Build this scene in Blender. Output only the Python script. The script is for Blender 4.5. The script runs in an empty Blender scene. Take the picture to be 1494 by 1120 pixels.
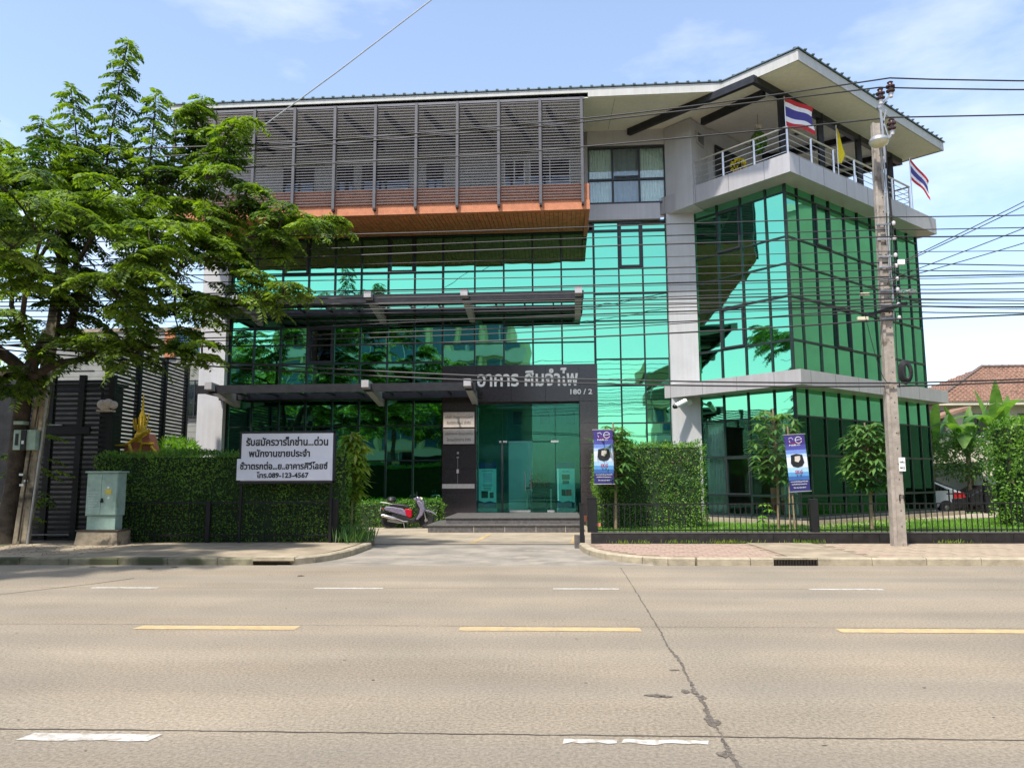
import bpy, math, random
import numpy as np
from mathutils import Vector, Matrix
random.seed(7); rng = np.random.default_rng(7)
S = bpy.context.scene
COL = S.collection
R = math.radians

# ------------------------------------------------------------------ camera, sky, sun, exposure
cam = bpy.data.cameras.new('camera'); co = bpy.data.objects.new('camera', cam); COL.objects.link(co); S.camera = co
pitch, yaw, roll = R(7.2), R(2.7), R(0.25)
fw = Vector((-math.sin(yaw)*math.cos(pitch), math.cos(yaw)*math.cos(pitch), math.sin(pitch)))
r0 = Vector((math.cos(yaw), math.sin(yaw), 0)); u0 = r0.cross(fw)
rr = r0*math.cos(roll) - u0*math.sin(roll); uu = u0*math.cos(roll) + r0*math.sin(roll)
m3 = Matrix((rr, uu, -fw)).transposed()
co.matrix_world = Matrix.Translation((0, 0, 1.6)) @ m3.to_4x4()
cam.sensor_width = 36; cam.lens = 36*1105/1494; cam.clip_start = .1; cam.clip_end = 3000

SUN_EL, SUN_AZ = 61, -150        # azimuth: degrees from +Y towards +X
w = bpy.data.worlds.new('World'); S.world = w; w.use_nodes = True
nt = w.node_tree; nt.nodes.clear()
out = nt.nodes.new('ShaderNodeOutputWorld'); bg = nt.nodes.new('ShaderNodeBackground')
sky = nt.nodes.new('ShaderNodeTexSky'); sky.sky_type = 'NISHITA'; sky.sun_disc = False
sky.sun_elevation = R(SUN_EL); sky.sun_rotation = R(SUN_AZ); sky.air_density = 1.0; sky.dust_density = 1.1; sky.ozone_density = 1.0
tc = nt.nodes.new('ShaderNodeTexCoord'); mp = nt.nodes.new('ShaderNodeMapping'); mp.inputs['Scale'].default_value = (1.2, 1.2, 3.4)
nz = nt.nodes.new('ShaderNodeTexNoise'); nz.inputs['Scale'].default_value = 2.3; nz.inputs['Detail'].default_value = 8; nz.inputs['Roughness'].default_value = .58
rp = nt.nodes.new('ShaderNodeValToRGB'); rp.color_ramp.elements[0].position = .48; rp.color_ramp.elements[1].position = .86; rp.color_ramp.elements[0].color = (.07, .07, .07, 1)
rp.color_ramp.elements[1].color = (.60, .60, .60, 1)
mx = nt.nodes.new('ShaderNodeMix'); mx.data_type = 'RGBA'; mx.inputs[7].default_value = (5.4, 5.4, 5.6, 1)
nt.links.new(tc.outputs['Generated'], mp.inputs[0]); nt.links.new(mp.outputs[0], nz.inputs['Vector']); nt.links.new(nz.outputs['Fac'], rp.inputs[0])
nt.links.new(rp.outputs[0], mx.inputs[0]); nt.links.new(sky.outputs[0], mx.inputs[6])
nt.links.new(mx.outputs[2], bg.inputs[0]); bg.inputs[1].default_value = .116
nt.links.new(bg.outputs[0], out.inputs[0])
sl = bpy.data.lights.new('sun', 'SUN'); sl.energy = 2.35; sl.angle = R(2.5); sl.color = (1, .95, .86)
so = bpy.data.objects.new('sun', sl); COL.objects.link(so); so.location = (0, 0, 60)
sd = Vector((math.sin(R(SUN_AZ))*math.cos(R(SUN_EL)), math.cos(R(SUN_AZ))*math.cos(R(SUN_EL)), math.sin(R(SUN_EL))))
so.rotation_euler = (-sd).to_track_quat('-Z', 'Y').to_euler()
S.view_settings.view_transform = 'Standard'; S.view_settings.look = 'None'; S.view_settings.gamma = 1
S.view_settings.exposure = 1.42
S.render.engine = 'CYCLES'
S.cycles.max_bounces = 8; S.cycles.transparent_max_bounces = 12; S.cycles.glossy_bounces = 4
S.cycles.use_denoising = True

# ------------------------------------------------------------------ materials
def _mat(name):
    m = bpy.data.materials.new(name); m.use_nodes = True
    return m, m.node_tree, m.node_tree.nodes['Principled BSDF']
def L(nt, a, b): nt.links.new(a, b)
def mat(name, col, rough=.7, metal=0, var=.12, scale=3., bump=0., bscale=40., spots=None, spec=None, col2=None, streak=0):
    """a base colour broken up by two octaves of stain noise, with a fine relief"""
    m, nt, b = _mat(name)
    b.inputs['Roughness'].default_value = rough; b.inputs['Metallic'].default_value = metal
    if spec is not None: b.inputs['Specular IOR Level'].default_value = spec
    tc = nt.nodes.new('ShaderNodeTexCoord')
    n = nt.nodes.new('ShaderNodeTexNoise'); n.inputs['Scale'].default_value = scale; n.inputs['Detail'].default_value = 8; n.inputs['Roughness'].default_value = .65
    L(nt, tc.outputs['Object'], n.inputs['Vector'])
    r = nt.nodes.new('ShaderNodeValToRGB'); L(nt, n.outputs['Fac'], r.inputs[0])
    c2 = col2 if col2 else [c*(1-2*var) for c in col]
    r.color_ramp.elements[0].position = .3; r.color_ramp.elements[1].position = .7
    r.color_ramp.elements[0].color = (*c2, 1); r.color_ramp.elements[1].color = (*[min(1, c*(1+var)) for c in col], 1)
    src = r.outputs[0]
    if spots:
        v = nt.nodes.new('ShaderNodeTexNoise'); v.inputs['Scale'].default_value = spots[1]; v.inputs['Detail'].default_value = 5
        L(nt, tc.outputs['Object'], v.inputs['Vector'])
        q = nt.nodes.new('ShaderNodeValToRGB'); q.color_ramp.elements[0].position = spots[2]; q.color_ramp.elements[1].position = spots[2]+.1
        L(nt, v.outputs['Fac'], q.inputs[0])
        x = nt.nodes.new('ShaderNodeMix'); x.data_type = 'RGBA'; L(nt, q.outputs[0], x.inputs[0]); L(nt, src, x.inputs[6]); x.inputs[7].default_value = (*spots[0], 1)
        src = x.outputs[2]
    if streak:   # rain streaks running down
        mp = nt.nodes.new('ShaderNodeMapping'); mp.inputs['Scale'].default_value = (7, 7, .35); L(nt, tc.outputs['Object'], mp.inputs[0])
        sn = nt.nodes.new('ShaderNodeTexNoise'); sn.inputs['Scale'].default_value = 1.0; sn.inputs['Detail'].default_value = 7; sn.inputs['Roughness'].default_value = .7; L(nt, mp.outputs[0], sn.inputs['Vector'])
        sr_ = nt.nodes.new('ShaderNodeValToRGB'); sr_.color_ramp.elements[0].position = .40; sr_.color_ramp.elements[1].position = .62; L(nt, sn.outputs['Fac'], sr_.inputs[0])
        k = 1-streak; sr_.color_ramp.elements[0].color = (k, k*.99, k*.96, 1)
        sm = nt.nodes.new('ShaderNodeMix'); sm.data_type = 'RGBA'; sm.blend_type = 'MULTIPLY'; sm.inputs[0].default_value = 1; L(nt, src, sm.inputs[6]); L(nt, sr_.outputs[0], sm.inputs[7]); src = sm.outputs[2]
    L(nt, src, b.inputs['Base Color'])
    if bump:
        n2 = nt.nodes.new('ShaderNodeTexNoise'); n2.inputs['Scale'].default_value = bscale; n2.inputs['Detail'].default_value = 4
        L(nt, tc.outputs['Object'], n2.inputs['Vector'])
        bu = nt.nodes.new('ShaderNodeBump'); bu.inputs['Strength'].default_value = bump; bu.inputs['Distance'].default_value = .02
        L(nt, n2.outputs['Fac'], bu.inputs['Height']); L(nt, bu.outputs[0], b.inputs['Normal'])
    return m
def leafmat(name, dark, light, trans=.35, rough=.45):
    m, nt, b = _mat(name)
    g = nt.nodes.new('ShaderNodeNewGeometry'); tc = nt.nodes.new('ShaderNodeTexCoord')
    n = nt.nodes.new('ShaderNodeTexNoise'); n.inputs['Scale'].default_value = 1.1; n.inputs['Detail'].default_value = 3
    L(nt, tc.outputs['Object'], n.inputs['Vector'])
    a = nt.nodes.new('ShaderNodeMath'); a.operation = 'MULTIPLY_ADD'; L(nt, g.outputs['Random Per Island'], a.inputs[0]); a.inputs[1].default_value = .55
    s = nt.nodes.new('ShaderNodeMath'); s.operation = 'MULTIPLY_ADD'; L(nt, n.outputs['Fac'], s.inputs[0]); s.inputs[1].default_value = 2.0; s.inputs[2].default_value = -.78
    L(nt, s.outputs[0], a.inputs[2])
    r = nt.nodes.new('ShaderNodeValToRGB'); r.color_ramp.elements[0].color = (*dark, 1); r.color_ramp.elements[1].color = (*light, 1)
    r.color_ramp.elements[0].position = .1; r.color_ramp.elements[1].position = .95
    L(nt, a.outputs[0], r.inputs[0]); L(nt, r.outputs[0], b.inputs['Base Color']); b.inputs['Roughness'].default_value = rough
    t = nt.nodes.new('ShaderNodeBsdfTranslucent')
    h = nt.nodes.new('ShaderNodeHueSaturation'); h.inputs['Saturation'].default_value = 1.1; h.inputs['Value'].default_value = 1.5; L(nt, r.outputs[0], h.inputs['Color']); L(nt, h.outputs[0], t.inputs[0])
    x = nt.nodes.new('ShaderNodeMixShader'); x.inputs[0].default_value = trans
    L(nt, b.outputs[0], x.inputs[1]); L(nt, t.outputs[0], x.inputs[2])
    L(nt, x.outputs[0], nt.nodes['Material Output'].inputs['Surface'])
    return m
def glassmat(name, refl, tint, mirror, wob=.06, rough=.012, wscale=.9):
    """coated glass: a tinted mirror coat over a see-through body"""
    m = bpy.data.materials.new(name); m.use_nodes = True; nt = m.node_tree; nt.nodes.clear()
    o = nt.nodes.new('ShaderNodeOutputMaterial'); g = nt.nodes.new('ShaderNodeBsdfGlossy'); g.inputs['Color'].default_value = (*refl, 1); g.inputs['Roughness'].default_value = rough
    tc = nt.nodes.new('ShaderNodeTexCoord'); n = nt.nodes.new('ShaderNodeTexNoise'); n.inputs['Scale'].default_value = wscale; n.inputs['Detail'].default_value = 1.5
    L(nt, tc.outputs['Object'], n.inputs['Vector'])
    bu = nt.nodes.new('ShaderNodeBump'); bu.inputs['Strength'].default_value = wob; bu.inputs['Distance'].default_value = .05
    L(nt, n.outputs['Fac'], bu.inputs['Height']); L(nt, bu.outputs[0], g.inputs['Normal'])
    t = nt.nodes.new('ShaderNodeBsdfTransparent'); t.inputs['Color'].default_value = (*tint, 1)
    f = nt.nodes.new('ShaderNodeFresnel'); f.inputs['IOR'].default_value = 1.5
    a = nt.nodes.new('ShaderNodeMath'); a.operation = 'ADD'; a.use_clamp = True; L(nt, f.outputs[0], a.inputs[0]); a.inputs[1].default_value = mirror
    x = nt.nodes.new('ShaderNodeMixShader'); L(nt, a.outputs[0], x.inputs[0]); L(nt, t.outputs[0], x.inputs[1]); L(nt, g.outputs[0], x.inputs[2])
    L(nt, x.outputs[0], o.inputs['Surface'])
    return m
M = {}
M['mirror'] = glassmat('green_coated_glass', (.19, .60, .37), (.01, .10, .06), .88, .10, .018)
M['shopglass'] = glassmat('green_shop_glass', (.25, .80, .50), (.90, .96, .92), .01, .03)
M['doorglass'] = glassmat('entrance_glass', (.30, .85, .65), (.68, .97, .92), .01, .02)
M['window'] = glassmat('clear_window_glass', (.8, .85, .9), (.92, .97, .95), .04, .03)
M['darkglass'] = glassmat('dark_window_glass', (.7, .75, .8), (.08, .09, .1), .1, .03)
M['mullion'] = mat('mullion_metal', (.018, .035, .030), .4, .3, .2, 8)
M['greywall'] = mat('grey_upper_wall', (.36, .345, .33), .85, 0, .06, 1.5, .06, 40)
M['frame'] = mat('dark_window_frame', (.03, .033, .038), .45, .2, .2, 8)
M['white'] = mat('grey_white_render', (.52, .51, .52), .8, 0, .05, 1.3, .12, 60, streak=.07)
M['soffit'] = mat('cream_soffit_board', (.82, .77, .68), .85, 0, .04, 1.0, .06, 40, streak=.08)
M['fascia'] = mat('white_fascia_board', (.50, .49, .465), .6, 0, .05, 2.0, streak=.09)
M['alum'] = mat('aluminium_cladding', (.45, .43, .44), .42, .1, .06, .8, streak=.08)
M['roofmetal'] = mat('grey_green_metal_roof', (.12, .16, .16), .45, .4, .15, 3)
M['slat'] = mat('grey_louvre_paint', (.15, .143, .15), .5, .2, .1, 5)
M['postgrey'] = mat('dark_grey_post_paint', (.10, .095, .10), .5, .2, .1, 5)
M['bracket'] = mat('dark_steel', (.03, .03, .034), .5, .4, .2, 5)
M['orange'] = mat('terracotta_fibre_board', (.52, .185, .08), .6, 0, .12, 6, .1, 60)
M['wood'] = mat('brown_soffit_wood', (.62, .21, .08), .5, 0, .25, 5, .15, 30)
M['granite'] = mat('dark_polished_granite', (.045, .036, .038), .16, 0, .3, 30, 0)
M['granitestep'] = mat('worn_grey_granite', (.12, .11, .105), .5, 0, .25, 12, .1, 60)
M['blackstone'] = mat('black_wall_tile', (.022, .021, .022), .35, 0, .3, 6)
M['letters'] = mat('cream_letters', (.92, .87, .78), .5, 0, .1, 10)
M['print'] = mat('black_print', (.012, .012, .014), .5, 0, .2, 30)
M['ink'] = mat('grey_engraving', (.12, .10, .09), .6, 0, .2, 30)
M['plaque'] = mat('stone_plaque', (.60, .52, .46), .5, 0, .08, 12)
M['steelrail'] = mat('stainless_steel', (.62, .58, .54), .28, .8, .08, 6)
M['curtain'] = mat('pale_curtain', (.80, .82, .74), .9, 0, .08, 6)
M['curtaing'] = mat('grey_curtain', (.30, .33, .36), .9, 0, .08, 6)
M['curtainteal'] = mat('teal_grey_curtain', (.62, .80, .74), .9, 0, .1, 5)
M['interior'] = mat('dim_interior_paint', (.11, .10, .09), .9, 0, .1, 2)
M['lobby'] = mat('lobby_wall_paint', (.14, .24, .20), .8, 0, .12, 3.0)
M['panelwhite'] = mat('white_panel', (.72, .74, .72), .6, 0, .04, 3)
M['tile'] = mat('lobby_floor_tile', (.42, .42, .40), .25, 0, .1, 3)
M['brownwall'] = mat('terracotta_painted_pillar', (.55, .20, .12), .8, 0, .1, 3)
M['concrete'] = mat('pole_concrete', (.37, .32, .27), .9, 0, .18, 5, .5, 60, spots=((.15, .12, .09), 3.5, .60))
M['oldconcrete'] = mat('stained_concrete', (.34, .28, .20), .9, 0, .25, 4, .5, 60, spots=((.07, .06, .045), 2.2, .50))
M['porcelain'] = mat('brown_porcelain', (.07, .028, .028), .2, 0, .2, 10)
M['porcelainw'] = mat('white_porcelain', (.55, .52, .52), .25, 0, .1, 10)
M['galv'] = mat('galvanised_steel', (.38, .38, .38), .45, .6, .12, 10)
M['cable'] = mat('black_cable', (.012, .012, .014), .6, 0, .1, 3)
M['cablelight'] = mat('grey_wire', (.45, .45, .45), .5, .3, .1, 3)
M['lampglass'] = mat('lamp_lens', (.62, .58, .40), .25, 0, .08, 10)
M['boxgreen'] = mat('pale_green_cabinet_paint', (.34, .47, .40), .55, .1, .14, 4, .1, 30, spots=((.20, .30, .22), 2.4, .58))
M['lightprint'] = mat('pale_print', (.70, .76, .74), .6, 0, .1, 20)
M['yellowpaint'] = mat('faded_yellow_paint', (.55, .47, .10), .7, 0, .2, 12)
M['board'] = mat('white_sign_board', (.74, .75, .84), .5, 0, .04, 2)
M['iron'] = mat('black_painted_iron', (.014, .014, .015), .5, .3, .2, 6)
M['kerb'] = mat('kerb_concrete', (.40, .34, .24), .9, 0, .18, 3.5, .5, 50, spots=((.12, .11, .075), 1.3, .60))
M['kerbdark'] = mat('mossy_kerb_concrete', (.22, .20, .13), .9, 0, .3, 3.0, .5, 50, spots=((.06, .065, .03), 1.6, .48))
M['slab'] = mat('sidewalk_concrete', (.33, .265, .185), .95, 0, .2, 1.6, .5, 30, spots=((.22, .18, .12), 1.8, .56))
M['lot'] = mat('forecourt_concrete', (.36, .30, .22), .9, 0, .15, 1.2, .3, 40, spots=((.28, .24, .19), .9, .60))
M['ramp'] = mat('driveway_concrete', (.27, .24, .20), .9, 0, .2, 1.1, .5, 25, spots=((.31, .27, .215), 1.4, .55))
M['paverred'] = mat('reddish_paver', (.36, .25, .195), .9, 0, .15, 4, .4, 50, spots=((.30, .22, .16), 2.0, .58))
M['pavertan'] = mat('tan_paver', (.36, .28, .20), .9, 0, .15, 4, .4, 50)
M['mortar'] = mat('sand_joint', (.24, .18, .13), .95, 0, .15, 6)
M['earth'] = mat('bare_earth', (.14, .10, .06), .95, 0, .3, 2.5, .8, 20, spots=((.05, .09, .02), 1.5, .52))
M['lawnbase'] = mat('lawn_soil', (.07, .14, .02), .95, 0, .3, 3)
M['grass'] = leafmat('grass_blades', (.12, .27, .025), (.24, .44, .05), .45)
M['treeleaf'] = leafmat('rain_tree_leaves', (.022, .060, .012), (.235, .345, .037), .42, .6)
M['hedgeleaf'] = leafmat('hedge_leaves', (.045, .13, .018), (.19, .36, .040), .3, .6)
M['bigleaf'] = leafmat('glossy_green_leaves', (.04, .12, .03), (.15, .28, .06), .3)
M['yellowleaf'] = leafmat('yellow_green_leaves', (.09, .20, .02), (.33, .42, .05), .35)
M['banana'] = leafmat('banana_leaves', (.07, .18, .03), (.20, .34, .06), .45)
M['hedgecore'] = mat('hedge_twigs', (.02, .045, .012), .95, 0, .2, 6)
M['bark'] = mat('dark_rough_bark', (.065, .048, .035), .95, 0, .35, 5, .9, 18)
M['stem'] = mat('pale_stem', (.28, .20, .12), .9, 0, .2, 8, .4, 40)
M['signblue'] = mat('deep_blue_print', (.035, .045, .20), .5, 0, .1, 5)
M['signlight'] = mat('pale_blue_print', (.55, .68, .85), .5, 0, .08, 3)
M['aqua'] = mat('aqua_print', (.62, .92, .94), .5, 0, .05, 3)
M['flagred'] = mat('flag_red', (.50, .025, .03), .8, 0, .06, 8)
M['flagwhite'] = mat('flag_white', (.78, .76, .80), .8, 0, .04, 8)
M['flagblue'] = mat('flag_blue', (.06, .05, .25), .8, 0, .06, 8)
M['flagyellow'] = mat('flag_yellow', (.80, .62, .01), .8, 0, .06, 8)
M['rubber'] = mat('tyre_rubber', (.015, .015, .015), .8, 0, .2, 20)
M['chrome'] = mat('dull_chrome', (.6, .58, .56), .25, .9, .1, 10)
M['silver'] = mat('silver_purple_paint', (.26, .23, .31), .25, .3, .15, 14)
M['scred'] = mat('red_paint', (.50, .01, .03), .25, .1, .1, 10)
M['blackplastic'] = mat('black_plastic', (.018, .018, .02), .4, 0, .2, 10)
M['housewall'] = mat('cream_house_wall', (.62, .58, .46), .85, 0, .06, 1.2)
M['tileroof'] = mat('terracotta_roof_tile', (.29, .165, .115), .8, 0, .2, 2.5, .2, 12)
M['tilecap'] = mat('weathered_ridge_tile', (.17, .12, .10), .85, 0, .2, 3)
M['whitewall'] = mat('white_garden_wall', (.74, .74, .70), .85, 0, .05, 1.5)
M['siding'] = mat('white_siding', (.27, .27, .245), .8, 0, .08, 3)
M['carpaint'] = mat('silver_car_paint', (.50, .53, .56), .25, .4, .05, 3)
M['carblack'] = mat('black_car_paint', (.02, .02, .022), .2, .2, .1, 3)
M['redlens'] = mat('red_lens', (.45, .01, .015), .2, 0, .1, 10)
M['gold'] = mat('golden_paint', (.62, .42, .02), .4, .1, .15, 8)
M['oppcream'] = mat('cream_yellow_render', (.85, .78, .48), .85, 0, .06, .8)
M['oppwhite'] = mat('white_render', (.75, .74, .68), .85, 0, .05, .8)
M['oppolive'] = mat('olive_roof_sheet', (.32, .28, .14), .7, 0, .12, 1.0)
M['oppgrey'] = mat('grey_block_wall', (.36, .38, .28), .9, 0, .08, .6)
M['bluepanel'] = mat('blue_glazing', (.05, .15, .28), .2, 0, .15, 3)
M['jointdark'] = mat('bitumen_joint', (.07, .06, .05), .9, 0, .3, 8)
M['crackm'] = mat('crumbled_crack', (.15, .125, .10), .95, 0, .4, 25, .9, 60)
M['linewhite'] = mat('worn_white_paint', (.49, .47, .43), .8, 0, .15, 6, .3, 60, spots=((.33, .285, .23), 16, .52))
M['lineyellow'] = mat('worn_yellow_paint', (.50, .355, .17), .8, 0, .12, 6, .3, 60, spots=((.34, .28, .20), 14, .53))
M['drain'] = mat('rusty_iron', (.035, .028, .022), .8, .3, .3, 8)
M['litter'] = mat('dry_leaf', (.10, .06, .035), .9, 0, .3, 8)

def road_material():
    m, nt, b = _mat('worn_road_concrete')
    tc = nt.nodes.new('ShaderNodeTexCoord'); sep = nt.nodes.new('ShaderNodeSeparateXYZ'); L(nt, tc.outputs['Object'], sep.inputs[0])
    mp = nt.nodes.new('ShaderNodeMapping'); mp.inputs['Scale'].default_value = (.12, 1.0, 1); L(nt, tc.outputs['Object'], mp.inputs[0])
    n1 = nt.nodes.new('ShaderNodeTexNoise'); n1.inputs['Scale'].default_value = 1.3; n1.inputs['Detail'].default_value = 6; L(nt, mp.outputs[0], n1.inputs['Vector'])
    n2 = nt.nodes.new('ShaderNodeTexNoise'); n2.inputs['Scale'].default_value = 38; n2.inputs['Detail'].default_value = 6; n2.inputs['Roughness'].default_value = .75; L(nt, tc.outputs['Object'], n2.inputs['Vector'])
    n3 = nt.nodes.new('ShaderNodeTexNoise'); n3.inputs['Scale'].default_value = .45; n3.inputs['Detail'].default_value = 5; L(nt, tc.outputs['Object'], n3.inputs['Vector'])
    r1 = nt.nodes.new('ShaderNodeValToRGB'); L(nt, n1.outputs['Fac'], r1.inputs[0])
    e = r1.color_ramp.elements; e[0].position = .25; e[1].position = .75; e[0].color = (.292, .243, .186, 1); e[1].color = (.372, .320, .252, 1)
    r3 = nt.nodes.new('ShaderNodeValToRGB'); L(nt, n3.outputs['Fac'], r3.inputs[0])
    e = r3.color_ramp.elements; e[0].position = .3; e[1].position = .7; e[0].color = (.78, .79, .78, 1); e[1].color = (1.07, 1.05, 1.0, 1)
    mu = nt.nodes.new('ShaderNodeMix'); mu.data_type = 'RGBA'; mu.blend_type = 'MULTIPLY'; mu.inputs[0].default_value = 1; L(nt, r1.outputs[0], mu.inputs[6]); L(nt, r3.outputs[0], mu.inputs[7])
    r2 = nt.nodes.new('ShaderNodeValToRGB'); L(nt, n2.outputs['Fac'], r2.inputs[0])
    e = r2.color_ramp.elements; e[0].position = .38; e[1].position = .62; e[0].color = (.58, .56, .53, 1); e[1].color = (1.14, 1.13, 1.11, 1)
    m2 = nt.nodes.new('ShaderNodeMix'); m2.data_type = 'RGBA'; m2.blend_type = 'MULTIPLY'; m2.inputs[0].default_value = 1.0; L(nt, mu.outputs[2], m2.inputs[6]); L(nt, r2.outputs[0], m2.inputs[7])
    # grey rubber tracks along the lanes: sin of y with the lane pitch
    a = nt.nodes.new('ShaderNodeMath'); a.operation = 'MULTIPLY_ADD'; L(nt, sep.outputs[1], a.inputs[0]); a.inputs[1].default_value = 2*math.pi/1.6; a.inputs[2].default_value = 2.4
    s = nt.nodes.new('ShaderNodeMath'); s.operation = 'SINE'; L(nt, a.outputs[0], s.inputs[0])
    k = nt.nodes.new('ShaderNodeMath'); k.operation = 'MULTIPLY'; L(nt, s.outputs[0], k.inputs[0]); L(nt, n1.outputs['Fac'], k.inputs[1])
    rk = nt.nodes.new('ShaderNodeMapRange'); L(nt, k.outputs[0], rk.inputs[0]); rk.inputs[1].default_value = .05; rk.inputs[2].default_value = .55; rk.inputs[3].default_value = 0; rk.inputs[4].default_value = .30
    m4 = nt.nodes.new('ShaderNodeMix'); m4.data_type = 'RGBA'; L(nt, rk.outputs[0], m4.inputs[0]); L(nt, m2.outputs[2], m4.inputs[6]); m4.inputs[7].default_value = (.175, .16, .14, 1)
    L(nt, m4.outputs[2], b.inputs['Base Color']); b.inputs['Roughness'].default_value = .88
    bu = nt.nodes.new('ShaderNodeBump'); bu.inputs['Strength'].default_value = .8; bu.inputs['Distance'].default_value = .016
    L(nt, n2.outputs['Fac'], bu.inputs['Height']); L(nt, bu.outputs[0], b.inputs['Normal'])
    return m
M['road'] = road_material()

# ------------------------------------------------------------------ building helpers
ORIGIN = {}
def tag(o, label=None, cat=None, group=None, kind=None):
    if label: o['label'] = label
    if cat: o['category'] = cat
    if group: o['group'] = group
    if kind: o['kind'] = kind
    return o
def thing(name, loc, label, cat, group=None):
    o = bpy.data.objects.new(name, None); COL.objects.link(o); o.location = loc; ORIGIN[o.name] = Vector(loc)
    return tag(o, label, cat, group)
def attach(o, parent):
    if parent is not None:
        o.parent = parent
        ORIGIN[o.name] = ORIGIN.get(parent.name, Vector())
    return o
class MB:
    def __init__(s, xf=None): s.v = []; s.f = []; s.m = []; s.xf = xf; s.mi = 0; s.smooth = False
    def pts(s, P):
        n = len(s.v)
        for p in P: s.v.append(s.xf(*p) if s.xf else tuple(p))
        return n
    def face(s, ids): s.f.append(ids); s.m.append(s.mi)
    def box(s, x0, x1, y0, y1, z0, z1):
        n = s.pts([(x0,y0,z0),(x1,y0,z0),(x1,y1,z0),(x0,y1,z0),(x0,y0,z1),(x1,y0,z1),(x1,y1,z1),(x0,y1,z1)])
        for q in ((0,3,2,1),(4,5,6,7),(0,1,5,4),(1,2,6,5),(2,3,7,6),(3,0,4,7)): s.face([n+i for i in q])
        return s
    def prism(s, poly, z0, z1):
        """poly in x,y (ccw); z0/z1 numbers or functions of x,y"""
        f0 = z0 if callable(z0) else (lambda x, y: z0); f1 = z1 if callable(z1) else (lambda x, y: z1)
        k = len(poly); n = s.pts([(x, y, f0(x, y)) for x, y in poly] + [(x, y, f1(x, y)) for x, y in poly])
        s.face([n+i for i in range(k)][::-1]); s.face([n+k+i for i in range(k)])
        for i in range(k): j = (i+1) % k; s.face([n+i, n+j, n+k+j, n+k+i])
        return s
    def extr(s, poly, a, b):
        """poly = list of 3D points, extruded by vector b-a offsets"""
        k = len(poly); A = Vector(a); B = Vector(b)
        n = s.pts([tuple(Vector(p)+A) for p in poly] + [tuple(Vector(p)+B) for p in poly])
        s.face([n+i for i in range(k)][::-1]); s.face([n+k+i for i in range(k)])
        for i in range(k): j = (i+1) % k; s.face([n+i, n+j, n+k+j, n+k+i])
        return s
    def quad(s, a, b, c, d): n = s.pts([a, b, c, d]); s.face([n, n+1, n+2, n+3]); return s
    def bar(s, a, b, w, h=None, up=(0, 0, 1)):
        """rectangular bar from a to b"""
        h = h or w; a = Vector(a); b = Vector(b); d = (b-a).normalized(); up = Vector(up)
        if abs(d.dot(up)) > .98: up = Vector((0, 1, 0))
        r = d.cross(up).normalized()*w/2; u = r.cross(d).normalized()*h/2
        n = s.pts([tuple(p) for p in (a-r-u, a+r-u, a+r+u, a-r+u, b-r-u, b+r-u, b+r+u, b-r+u)])
        for q in ((0,1,2,3),(7,6,5,4),(0,4,5,1),(1,5,6,2),(2,6,7,3),(3,7,4,0)): s.face([n+i for i in q])
        return s
    def tube(s, P, r, k=6, cap=True):
        P = [Vector(p) for p in P]; rs = r if isinstance(r, (list, tuple)) else [r]*len(P)
        rings = []; last = None
        for i, p in enumerate(P):
            d = (P[min(i+1, len(P)-1)] - P[max(i-1, 0)])
            d = d.normalized() if d.length > 1e-9 else Vector((0, 0, 1))
            if last is None: a = d.orthogonal().normalized()
            else:
                a = last - d*last.dot(d); a = a.normalized() if a.length > 1e-6 else d.orthogonal().normalized()
            last = a; b = d.cross(a)
            rings.append(s.pts([tuple(p + (a*math.cos(2*math.pi*j/k) + b*math.sin(2*math.pi*j/k))*rs[i]) for j in range(k)]))
        for i in range(len(P)-1):
            for j in range(k): q = (j+1) % k; s.face([rings[i]+j, rings[i]+q, rings[i+1]+q, rings[i+1]+j])
        if cap: s.face([rings[0]+j for j in range(k)][::-1]); s.face([rings[-1]+j for j in range(k)])
        s.smooth = True
        return s
    def lathe(s, prof, c, k=16, axis='z'):
        c = Vector(c); rings = []
        for r, h in prof:
            P = []
            for j in range(k):
                a = 2*math.pi*j/k; x, y = r*math.cos(a), r*math.sin(a)
                P.append(tuple(c + (Vector((x, y, h)) if axis == 'z' else Vector((x, h, y)) if axis == 'y' else Vector((h, x, y)))))
            rings.append(s.pts(P))
        for i in range(len(rings)-1):
            for j in range(k): q = (j+1) % k; s.face([rings[i]+j, rings[i]+q, rings[i+1]+q, rings[i+1]+j])
        s.face([rings[0]+j for j in range(k)][::-1]); s.face([rings[-1]+j for j in range(k)])
        s.smooth = True
        return s
    def build(s, name, mats, parent=None, smooth=None, bevel=0):
        me = bpy.data.meshes.new(name); O = ORIGIN.get(parent.name, Vector()) if parent else Vector()
        me.from_pydata([(v[0]-O[0], v[1]-O[1], v[2]-O[2]) for v in s.v], [], s.f)
        for m in (mats if isinstance(mats, (list, tuple)) else [mats]): me.materials.append(M[m])
        if max(s.m, default=0) > 0: me.polygons.foreach_set('material_index', s.m)
        if s.smooth if smooth is None else smooth:
            me.polygons.foreach_set('use_smooth', [True]*len(me.polygons))
            try: me.set_sharp_from_angle(angle=R(40))
            except Exception: pass
        me.update()
        o = bpy.data.objects.new(name, me); COL.objects.link(o); attach(o, parent)
        if bevel:
            b = o.modifiers.new('b', 'BEVEL'); b.width = bevel; b.segments = 2; b.limit_method = 'ANGLE'
        return o
def box(name, m, parent, x0, x1, y0, y1, z0, z1, xf=None, bevel=0):
    return MB(xf).box(x0, x1, y0, y1, z0, z1).build(name, m, parent, bevel=bevel)
def bar(name, m, parent, a, b, w_, h=None): return MB().bar(a, b, w_, h).build(name, m, parent)
def tube(name, m, parent, P, r, k=6): return MB().tube(P, r, k).build(name, m, parent)

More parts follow.
